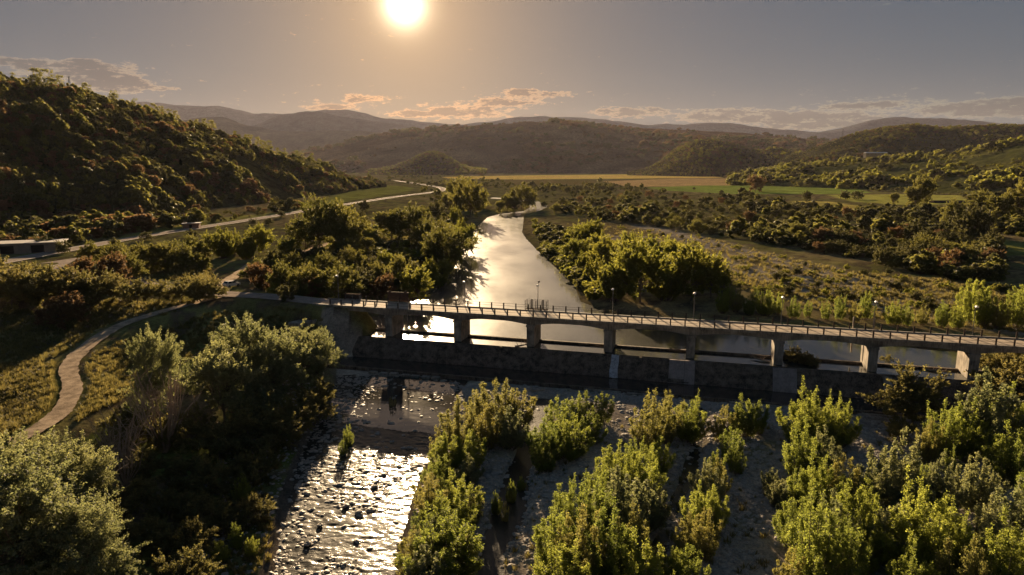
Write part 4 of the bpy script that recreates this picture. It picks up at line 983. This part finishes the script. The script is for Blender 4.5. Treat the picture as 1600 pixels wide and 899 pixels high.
by_px([(948,520,20),(1240,578,30),(1262,582,26),(1580,584,30),(1385,576,18),(1545,580,24)], 'shade', 'dark tuft of shrub, {} from the left, lodged against a bridge pier', 'shrub', 'shrubs lodged at the piers', 'pier_shrub', 1.0, 'x')

# scattered bushes as individuals: the thicket beyond the gravel bar
def scatter_px(poly, n, seed, ymin_w=1.0, mind=3.0):
    if mind == 0:
        r = np.random.RandomState(seed); xs = [q[0] for q in poly]; ys = [q[1] for q in poly]; m = n * 8
        a = r.uniform(min(xs), max(xs), m); b = min(ys) + (max(ys) - min(ys)) * r.rand(m) ** ymin_w; k = in_poly(poly, a, b)
        return np.stack([a[k], b[k]], 1)[:n]
    r = random.Random(seed); xs = [q[0] for q in poly]; ys = [q[1] for q in poly]; out = []; tries = 0
    while len(out) < n and tries < n * 60:
        tries += 1
        a = r.uniform(min(xs), max(xs)); b = min(ys) + (max(ys) - min(ys)) * r.random() ** ymin_w
        if not bool(in_poly(poly, np.array([a]), np.array([b]))[0]): continue
        if any(abs(a - c) < mind * 2 and abs(b - d) < mind for c, d in out): continue
        out.append((a, b))
    return out
TH1 = [(850,300),(960,290),(1060,294),(1180,306),(1260,330),(1340,340),(1450,350),(1555,372),(1560,440),(1500,440),(1420,426),(1330,404),(1240,388),(1140,372),(1040,358),(960,346),(880,338),(846,328)]
SECT = [(900, 'at the narrow head of the pool'), (960, 'just past the pool head'), (1020, 'behind the shore willows'), (1080, 'under the golden field'), (1140, 'under the tan field'), (1200, 'below the russet field tree'),
        (1270, 'under the green field'), (1340, 'left of the tall field tree'), (1410, 'under the tall field tree'), (1480, 'below the dark barn'), (1600, 'below the brick tower')]
LOOK = {'thick': 'dark bush', 'olive': 'olive-green bush', 'brown': 'russet bush'}
cnt = {}
for a, b in sorted(scatter_px(TH1, 210, 4, 0.9, 3.2), key=lambda q: -q[1]):
    x, y, z = ground_px(a, b); kind = RND.choice(['thick', 'thick', 'thick', 'olive', 'brown', 'thick'])
    sec = next(t for lim, t in SECT if a < lim); cnt[(sec, kind)] = cnt.get((sec, kind), 0) + 1
    plant(kind, x, y, RND.uniform(2.4, 4.4) + 3.2 * RND.random() ** 2.5, '%s, %s from the gravel bar, thicket %s' % (LOOK[kind], ORD[cnt[(sec, kind)] - 1], sec), 'bush', 'bushes of the thicket beyond the gravel bar', 'thicket_bush', 1.15, z)
for a, b in scatter_px([(900, 350), (1100, 372), (1300, 420), (1600, 450), (1600, 498), (1300, 480), (1150, 450), (1050, 400), (920, 374)], 125, 9, 1.0, 4):
    x, y, z = ground_px(a, b); kind = RND.choice(['bushy', 'bushy', 'thick'])
    sec = next(t for lim, t in [(1040, 'near the pool'), (1200, 'behind the shore willows'), (1330, 'above the seventh pier'), (1460, 'above the wire gate'), (1700, 'at its right end')] if a < lim)
    cnt[(sec, kind)] = cnt.get((sec, kind), 0) + 1
    plant(kind, x, y, RND.uniform(0.9, 2.4), 'low %s bush, %s on the stony gravel bar %s' % ('green' if kind == 'bushy' else 'dark', ORD[cnt[(sec, kind)] - 1], sec), 'bush', 'low bushes on the gravel bar', 'gravel_bush', 1.1, z)
by_px([(1180,300,22,'brown',1.1),(1445,328,44,'olive',.9),(1430,330,34,'olive',.9),(1260,316,14,'thick'),(1320,312,12,'thick'),(1340,312,12,'thick'),(1490,352,30,'olive'),(1560,346,34,'olive'),(1590,340,40,'olive'),(1520,372,40,'thick'),(1395,320,16,'olive'),(1580,300,24,'olive'),(1530,340,30,'olive')], 'olive',
      'lone field tree, {} from the left beyond the thicket', 'tree', 'trees standing in the fields', 'field_tree', 1.0, 'x')
by_px([(570,332,16),(300,372,12),(350,368,10),(230,376,12),(180,384,10),(420,352,10),(100,396,16),(70,392,18),(395,352,9),(440,340,9)], 'thick', 'small roadside bush, {} from the left along the main road verge', 'bush', 'bushes on the main road verge', 'verge_bush', 1.1, 'x')

# ------------------------------------------------------------------ mass vegetation and stones (nobody could count them)
def scatter_obj(name, P, S, protos, label, cat, seed=1, flat=None):
    """one object: points that carry copies of a few small meshes."""
    me = bpy.data.meshes.new(name); me.vertices.add(len(P)); me.vertices.foreach_set('co', np.asarray(P, np.float32).ravel())
    r = np.random.RandomState(seed)
    a = me.attributes.new('sc', 'FLOAT_VECTOR', 'POINT'); a.data.foreach_set('vector', np.asarray(S, np.float32).ravel())
    a = me.attributes.new('rz', 'FLOAT', 'POINT'); a.data.foreach_set('value', (r.rand(len(P)) * 6.283).astype(np.float32))
    a = me.attributes.new('pick', 'INT', 'POINT'); a.data.foreach_set('value', r.randint(0, len(protos), len(P)).astype(np.int32))
    o = link(name, me); o['kind'] = 'stuff'; o['label'] = label; o['category'] = cat
    ng = bpy.data.node_groups.new(name, 'GeometryNodeTree')
    ng.interface.new_socket('Geometry', in_out='INPUT', socket_type='NodeSocketGeometry'); ng.interface.new_socket('Geometry', in_out='OUTPUT', socket_type='NodeSocketGeometry')
    gi = ng.nodes.new('NodeGroupInput'); go = ng.nodes.new('NodeGroupOutput')
    jn = ng.nodes.new('GeometryNodeJoinGeometry')
    for q in protos:
        oi = ng.nodes.new('GeometryNodeObjectInfo'); oi.inputs['Object'].default_value = q; oi.inputs['As Instance'].default_value = True
        ng.links.new(oi.outputs['Geometry'], jn.inputs[0])
    def attr(nm, typ):
        n = ng.nodes.new('GeometryNodeInputNamedAttribute'); n.data_type = typ; n.inputs[0].default_value = nm; return n.outputs[0]
    ip = ng.nodes.new('GeometryNodeInstanceOnPoints'); ng.links.new(gi.outputs[0], ip.inputs['Points']); ng.links.new(jn.outputs[0], ip.inputs['Instance'])
    ip.inputs['Pick Instance'].default_value = True
    ng.links.new(attr('pick', 'INT'), ip.inputs['Instance Index']); ng.links.new(attr('sc', 'FLOAT_VECTOR'), ip.inputs['Scale'])
    cx = ng.nodes.new('ShaderNodeCombineXYZ'); ng.links.new(attr('rz', 'FLOAT'), cx.inputs[2]); ng.links.new(cx.outputs[0], ip.inputs['Rotation'])
    ng.links.new(ip.outputs[0], go.inputs[0])
    md = o.modifiers.new('scatter', 'NODES'); md.node_group = ng
    return o
def proto_obj(name, me): return bpy.data.objects.new(name, me)      # never linked: only a source for the scatters
def far_bush(seed, m, n=260, size=0.13, h=1.0, w=1.1):
    n = int(n * 4.2); size *= 0.5
    r = np.random.RandomState(seed); P = []; Nn = []
    for i in range(20):
        d = r.normal(size=3); d /= np.linalg.norm(d); q = r.uniform(.5, 1.35); c = np.array([d[0] * w * .30 * q, d[1] * w * .30 * q, h * .48 + d[2] * h * .30 * q]); k = n // 20
        o = r.normal(size=(k, 3)); o /= np.linalg.norm(o, axis=1)[:, None]; P.append(c + o * r.uniform(.07, .20) * (r.rand(k) ** .35)[:, None]); Nn.append(o + r.normal(size=(k, 3)) * .7)
    return proto_obj('bush_source', leaf_mesh('bush_source', np.concatenate(P), np.concatenate(Nn), size, M[m], seed, 0.8))
def tuft(seed, m, n=26, h=0.5, w=0.35):
    r = np.random.RandomState(seed); V = []; Q = []
    for i in range(n):
        a = r.uniform(0, 6.3); b = np.array([math.cos(a), math.sin(a), 0]) * r.uniform(0, w * .6); t = b * r.uniform(1.2, 2.4) + np.array([r.normal(0, .06), r.normal(0, .06), h * r.uniform(.5, 1.1)])
        s = np.array([-math.sin(a), math.cos(a), 0]) * 0.03; k = len(V)
        V += [b - s, b + s, t + s * .2, t - s * .2]; Q.append((k, k + 1, k + 2, k + 3))
    me = np_mesh('tuft_source', V, Q, M[m], None, False); at = me.attributes.new('lv', 'FLOAT', 'FACE'); at.data.foreach_set('value', r.rand(n).astype(np.float32))
    return proto_obj('tuft_source', me)
def stone_mesh(seed, m):
    import bmesh
    bm = bmesh.new(); bmesh.ops.create_icosphere(bm, subdivisions=2, radius=1.0)
    for v in bm.verts:
        n = mnoise.noise(v.co * 1.3 + Vector((seed * 7.1, 0, 0))); v.co *= 1 + 0.45 * n; v.co.z *= 0.62
    me = bpy.data.meshes.new('stone'); bm.to_mesh(me); bm.free(); me.materials.append(M[m]); return me
FB_D = [far_bush(301, 'lf_dark'), far_bush(302, 'lf_olive'), far_bush(303, 'lf_dark'), far_bush(304, 'lf_olive', 200, .15, 1.2, .9)]
FB_D += [far_bush(305, 'lf_brown'), far_bush(306, 'lf_green', 220, .14, 1.3, .8), far_bush(307, 'lf_dark', 180, .16, .8, 1.3)]
FB_B = [far_bush(308, 'lf_brown'), far_bush(309, 'lf_dark')]
FB_G = [far_bush(311, 'lf_green'), far_bush(312, 'lf_olive'), far_bush(313, 'lf_green')]
rs = np.random.RandomState(12)
def on_hill(key, n, lo=0.03, hi=1.12, seed=1, power=1.0):
    V, nt = HILLS[key]; r = np.random.RandomState(seed); nu, nv = V.shape[:2]
    u = r.rand(n) * (nu - 1.001); tt = lo + (hi - lo) * r.rand(n) ** power; v = np.where(tt <= 1, tt * (nt - 1), (nt - 1) + (tt - 1) * 10); v = np.clip(v, 0, nv - 1.01)
    i = u.astype(int); j = v.astype(int); fu = (u - i)[:, None]; fv = (v - j)[:, None]
    return (V[i, j] * (1 - fu) + V[i + 1, j] * fu) * (1 - fv) + (V[i, j + 1] * (1 - fu) + V[i + 1, j + 1] * fu) * fv
def sizes(n, lo, hi, seed, wide=1.1, P=None, scale=60):
    r = np.random.RandomState(seed); h = lo + (hi - lo) * r.rand(n) ** 1.6
    if P is not None: h = h * (0.45 + 1.15 * sstep(.3, .7, fbm(P[:, 0] + 5000, P[:, 1], scale, 3)))
    h = np.maximum(h, .4); w = h * wide * r.uniform(.8, 1.25, n); return np.stack([w, w, h], 1)
P = on_hill('left', 17000, 0.0, 1.1, 21); kp = fbm(P[:, 0], P[:, 1], 45, 3) > 0.30; P = P[kp]; scatter_obj('hillside_forest', P - (0, 0, .5), sizes(len(P), 2.2, 6.8, 21, 1.0, P, 40), FB_D[:5] + FB_D[6:], 'dark wood covering the near hill on the left', 'forest', 21)
P = on_hill('right', 5200, 0.0, 1.05, 22); scatter_obj('hillside_forest', P - (0, 0, .5), sizes(5200, 4, 15, 22, 1.5, P, 160), FB_D, 'scrub wood covering the far right hill', 'forest', 22)
P = on_hill('slope', 4200, 0.0, 1.05, 23)
kp = fbm(P[:, 0], P[:, 1], 90, 3) > 0.47; P = P[kp]; scatter_obj('hillside_scrub', P - (0, 0, .5), sizes(len(P), 2.5, 10, 23, 1.3, P, 70), FB_G + FB_D[:1], 'green scrub in patches on the low right slope', 'scrub', 23)
P = on_hill('knoll', 2600, 0.0, 1.05, 24); scatter_obj('hillside_forest', P - (0, 0, .5), sizes(2600, 4, 13, 24, 1.6, P, 120), FB_D, 'dark wood on the small knoll behind the fields', 'forest', 24)
P = on_hill('cone', 900, 0.0, 1.05, 25); scatter_obj('hillside_forest', P - (0, 0, .5), sizes(900, 5, 11, 25, 1.6), FB_D, 'dark wood on the low cone-shaped hill', 'forest', 25)
P = on_hill('centre', 3800, 0.0, 1.03, 26); kp = fbm(P[:, 0], P[:, 1], 420, 4) > 0.49; P = P[kp]
scatter_obj('hillside_forest', P - (0, 0, .5), sizes(len(P), 5, 20, 26, 1.9, P, 260), FB_B, 'scattered wood on the broad central hill', 'forest', 26)
# ridge-top gum trees, one by one
V_, nt_ = HILLS['left']; px0 = -700
ridge_rows = [6, 22, 40, 52, 60, 66, 74, 82, 96, 134, 142, 178, 184, 214, 230, 244, 256, 266, 276, 310, 322, 334, 368, 376, 388, 396, 404, 414, 424, 436, 448, 466, 476, 488, 500, 512]
for i, a in enumerate(ridge_rows):
    q = V_[int((a + RND.uniform(-2, 2) - px0) / 3.0), nt_ - 1]
    plant('gum', q[0], q[1], RND.uniform(11, 17) if a not in (66, 82, 60) else 20, 'slender ridge tree, %s from the left on the skyline of the near hill' % (ORD[i] if i < 30 else 'thirty-' + ORD[i - 30]), 'tree', 'ridge trees on the skyline', 'ridge_tree', 1.0, q[2])
# valley scrub: far woodland strips between fields, hedge lines, river corridor
def px_points(poly, n, seed, pw=1.0):
    pts = scatter_px(poly, n, seed, pw, 0.0); 
    z = np.full(len(pts), 2.0); a = np.array(pts)
    for _ in range(8):
        dx = (a[:, 0] - 800) / F; dy = (449.5 - a[:, 1]) / F; k = (z - HC) / (dy * math.cos(TH) - math.sin(TH))
        q = np.stack([dx * k, (math.cos(TH) + dy * math.sin(TH)) * k], 1); z = 0.5 * z + 0.5 * hq(q[:, 0], q[:, 1])
    return np.stack([q[:, 0], q[:, 1], z], 1)
P = np.concatenate([px_points([(590,272),(690,273),(780,280),(850,284),(1010,286),(1010,296),(850,302),(760,296),(640,290),(600,286)], 700, 31),
                    px_points(TH1, 1300, 32), px_points([(1140,276),(1300,300),(1420,300),(1600,320),(1600,300),(1300,270),(1150,268)], 500, 33),
                    px_points([(1180,318),(1600,330),(1600,372),(1450,350),(1260,330)], 700, 34), px_points([(690,280),(760,284),(760,330),(700,330),(650,300)], 200, 35)])
inf = np.zeros(len(P), bool)
for Pl, c in FIELDS[:6]: inf |= in_poly(Pl, P[:, 0], P[:, 1])
inf |= sdf(pool, P[:, 0], P[:, 1]) < 2
for Rd, w_ in ROADS: inf |= seg_dist(Rd, P[:, 0], P[:, 1], False)[0] < w_ / 2 + 2.5
P = P[~inf]; scatter_obj('valley_scrub', P - (0, 0, .3), sizes(len(P), 1.3, 5.6, 31, 1.2, P, 40), FB_D[:4] + FB_D[6:], 'far scrub and hedges across the valley floor', 'scrub', 31)
P = np.concatenate([px_points([(380,430),(460,400),(560,350),(700,320),(735,330),(700,420),(690,470),(400,466)], 420, 36), px_points([(830,345),(900,365),(960,400),(930,470),(905,450),(850,395)], 500, 38)])
bad = sdf(pool, P[:, 0], P[:, 1]) < 0.6
for Rd, w_ in ROADS: bad |= seg_dist(Rd, P[:, 0], P[:, 1], False)[0] < w_ / 2 + 2
P = P[~bad]; scatter_obj('bank_scrub', P - (0, 0, .2), sizes(len(P), 1.2, 4.2, 36, 1.5), FB_G + FB_D[:2], 'low scrub between the trees on the pool banks', 'scrub', 36)
P = np.concatenate([px_points([(0,370),(180,352),(330,336),(470,322),(460,330),(330,350),(180,376),(0,396)], 360, 37), px_points([(0,320),(200,320),(330,330),(330,345),(180,362),(0,382)], 500, 39)])
P = P[seg_dist(ROADS[0][0], P[:, 0], P[:, 1], False)[0] > 7.5]
scatter_obj('hillfoot_scrub', P - (0, 0, .2), sizes(len(P), 1.5, 5.5, 39, 1.2, P, 30), FB_D[:5], 'dark scrub along the foot of the near hill', 'scrub', 39)
# grass
TF = [tuft(401, 'grass'), tuft(402, 'grass', 34, .6, .5), tuft(403, 'grass', 20, .4, .4)]
def grass_pts(poly, n, seed): return px_points(poly, n, seed, 0.9)
P = np.concatenate([grass_pts([(-40,560),(100,560),(110,640),(60,690),(-40,720)], 2600, 41), grass_pts([(130,560),(220,520),(330,490),(500,480),(520,560),(300,560),(200,620),(120,660)], 2600, 42),
                    grass_pts([(880,350),(1060,362),(1330,425),(1600,450),(1600,520),(1300,492),(1150,450),(960,385)], 3000, 43), grass_pts([(160,470),(330,470),(200,510),(120,560),(0,560),(0,490)], 1800, 44),
                    grass_pts([(400,430),(560,350),(700,330),(720,420),(690,470),(420,466)], 2200, 45), grass_pts([(840,350),(960,400),(920,470),(860,400)], 1500, 46), grass_pts([(140,400),(330,395),(330,440),(200,436)], 900, 47), grass_pts([(830,640),(1400,660),(1560,899),(760,899)], 420, 48), grass_pts([(300,720),(430,700),(420,899),(220,899)], 500, 49)])
s_, n_ = sn(P[:, 0], P[:, 1]); bad = (sdf(pool, P[:, 0], P[:, 1]) < 0.3) | ((s_ > -3) & (s_ < 141) & (n_ > -3) & (n_ < 6.5))
for Rd, w_ in ROADS: bad |= seg_dist(Rd, P[:, 0], P[:, 1], False)[0] < w_ / 2 + 0.3
P = P[~bad]; far_ = np.hypot(P[:, 0], P[:, 1]); sz = rs.uniform(.7, 1.6, len(P)) * np.clip(far_ / 160, .8, 1.3)
scatter_obj('grass', P, np.stack([sz * 1.3, sz * 1.3, sz * .9], 1), TF, 'dry grass tufts on the banks and the gravel bar', 'grass', 41)
# stones
ST = [proto_obj('stone_source', stone_mesh(i, 'stone')) for i in range(4)]; SP = [proto_obj('cobble_source', stone_mesh(i + 9, 'pale_stone')) for i in range(4)]
def world_pts(x0, x1, y0, y1, n, seed, f):
    r = np.random.RandomState(seed); x = r.uniform(x0, x1, n); y = r.uniform(y0, y1, n); k = f(x, y, r.rand(n)); x, y = x[k], y[k]; return np.stack([x, y, hq(x, y)], 1)
P = world_pts(-12, 62, 52, 118, 34000, 51, lambda x, y, u: (sdf(river, x, y) > 0) & (sn(x, y)[1] < -11) & (sn(x, y)[0] < 122) & (u < 0.25 + sstep(0.42, 0.65, fbm(x, y, 5, 3))))
s3 = 0.10 + 0.34 * rs.rand(len(P)) ** 3.5; scatter_obj('gravel', P, np.stack([s3 * rs.uniform(.8, 1.4, len(P)), s3, s3], 1), SP, 'loose pale cobbles over the downstream gravel', 'gravel', 51)
P = world_pts(-46, 0, 48, 121, 16000, 52, lambda x, y, u: (sdf(river, x, y) < 1.0) & (sn(x, y)[1] < -11) & (u < 0.05 + 0.75 * sstep(.50, .68, fbm(x * 1.6, y * .7, 5, 3)) + 0.6 * sstep(9, 2, np.abs(x + 27 - (y - 60) * -0.05))))
P[:, 2] = rapids_z(P[:, 0], P[:, 1]) - 0.03; s3 = 0.10 + 0.28 * rs.rand(len(P)) ** 2.2
scatter_obj('river_stones', P, np.stack([s3 * rs.uniform(.9, 1.7, len(P)), s3, s3 * .8], 1), ST, 'dark wet stones breaking the rapids', 'stones', 52)
P = world_pts(-60, -12, 52, 112, 6000, 53, lambda x, y, u: (sdf(river, x, y) > 0.2) & (sdf(river, x, y) < 9) & (sn(x, y)[1] < -11) & (x < -10))
s3 = 0.08 + 0.25 * rs.rand(len(P)) ** 3; scatter_obj('bank_stones', P, np.stack([s3 * 1.3, s3, s3], 1), ST + SP[:2], 'stones along the left edge of the rapids', 'stones', 53)
BOUL = [(430,800),(418,812),(400,806),(480,770),(500,690),(520,664),(556,668),(575,660),(590,676),(612,690),(640,700),(600,740),(585,760),(560,800),(540,790),(520,640),(545,632),(575,612),(600,604),(500,820),(480,850),(840,640),(1205,632),(1186,628),(820,655),(868,650)]
bm_ = [stone_mesh(60 + i, 'stone') for i in range(5)]
for i, (a, b) in enumerate(sorted(BOUL, key=lambda q: q[1])):
    x, y, z = up(a, b, -4.0)
    o = link('boulder', bm_[i % 5], None, (x, y, max(h1(x, y), -4.1) + .05), (0.1, 0.1, i * 1.7), (RND.uniform(.28, .6), RND.uniform(.25, .42), RND.uniform(.2, .36)))
    tag(o, 'dark boulder, %s downstream from the weir, in or beside the river' % ORD[i], 'boulder', 'boulders in the river')

# driftwood caught on the weir crest and the gravel
M['drift'] = mat('bleached_driftwood', (0.34, 0.27, 0.20), 0.9, 0.35, 2.0, 0.4)
def driftwood(s_, n_, z_, L, rz, label, seed):
    x, y = W(s_, n_); z_ = h1(x, y) + .15 if z_ is None else z_; r = random.Random(seed)
    t = thing('driftwood', label, 'driftwood', (x, y, z_), rz, 'driftwood around the weir')
    pts = [(-L / 2, 0, 0), (-L / 5, r.uniform(-.2, .2), .12), (L / 6, r.uniform(-.2, .2), .2), (L / 2, r.uniform(-.3, .3), .35)]
    MB().tube(pts, [.20, .17, .13, .06], 7).build('log', M['drift'], t)
    for k in range(5):
        u = r.uniform(-.3, .45) * L; MB().tube([(u, 0, .12), (u + r.uniform(-.5, .6), r.uniform(-.9, .9), r.uniform(.4, 1.0))], [.06, .015], 5).build('branch', M['drift'], t)
driftwood(40.6, 0.0, 0.14, 3.0, BANG + .5, 'bleached log with branches caught on the weir crest by a middle pier', 1)
driftwood(82.2, 2.2, 0.14, 3.4, BANG + 2.6, 'dark tangled log caught behind the sill at the sixth pier', 2)
driftwood(109.5, 3.0, 0.14, 3.6, BANG - .3, 'large branchy log lodged beside the rightmost pier', 3)
driftwood(46.5, -14.0, None, 3.2, BANG + .2, 'pale log lying on the gravel below the weir, beyond the willows', 4)
driftwood(77.0, -30.0, None, 2.6, BANG + 1.0, 'short pale log on the bare gravel between willow strips', 5)

# ------------------------------------------------------------------ evening haze
def build_haze():
    m = bpy.data.materials.new('haze'); m.use_nodes = True; N = NT(m.node_tree)
    v = N.n('ShaderNodeVolumePrincipled'); v.inputs['Color'].default_value = (0.88, 0.84, 1.0, 1); v.inputs['Density'].default_value = HAZE; v.inputs['Anisotropy'].default_value = 0.3
    v.inputs['Density Attribute'].default_value = ''
    o = N.n('ShaderNodeOutputMaterial'); N.t.links.new(v.outputs[0], o.inputs['Volume'])
    b = MB().box(-11000, 11000, -1500, 11200, -12, 860).build('haze', m); b['kind'] = 'stuff'; b['label'] = 'warm evening haze filling the valley air'; b['category'] = 'haze'
HAZE = 0.95e-5
build_haze()
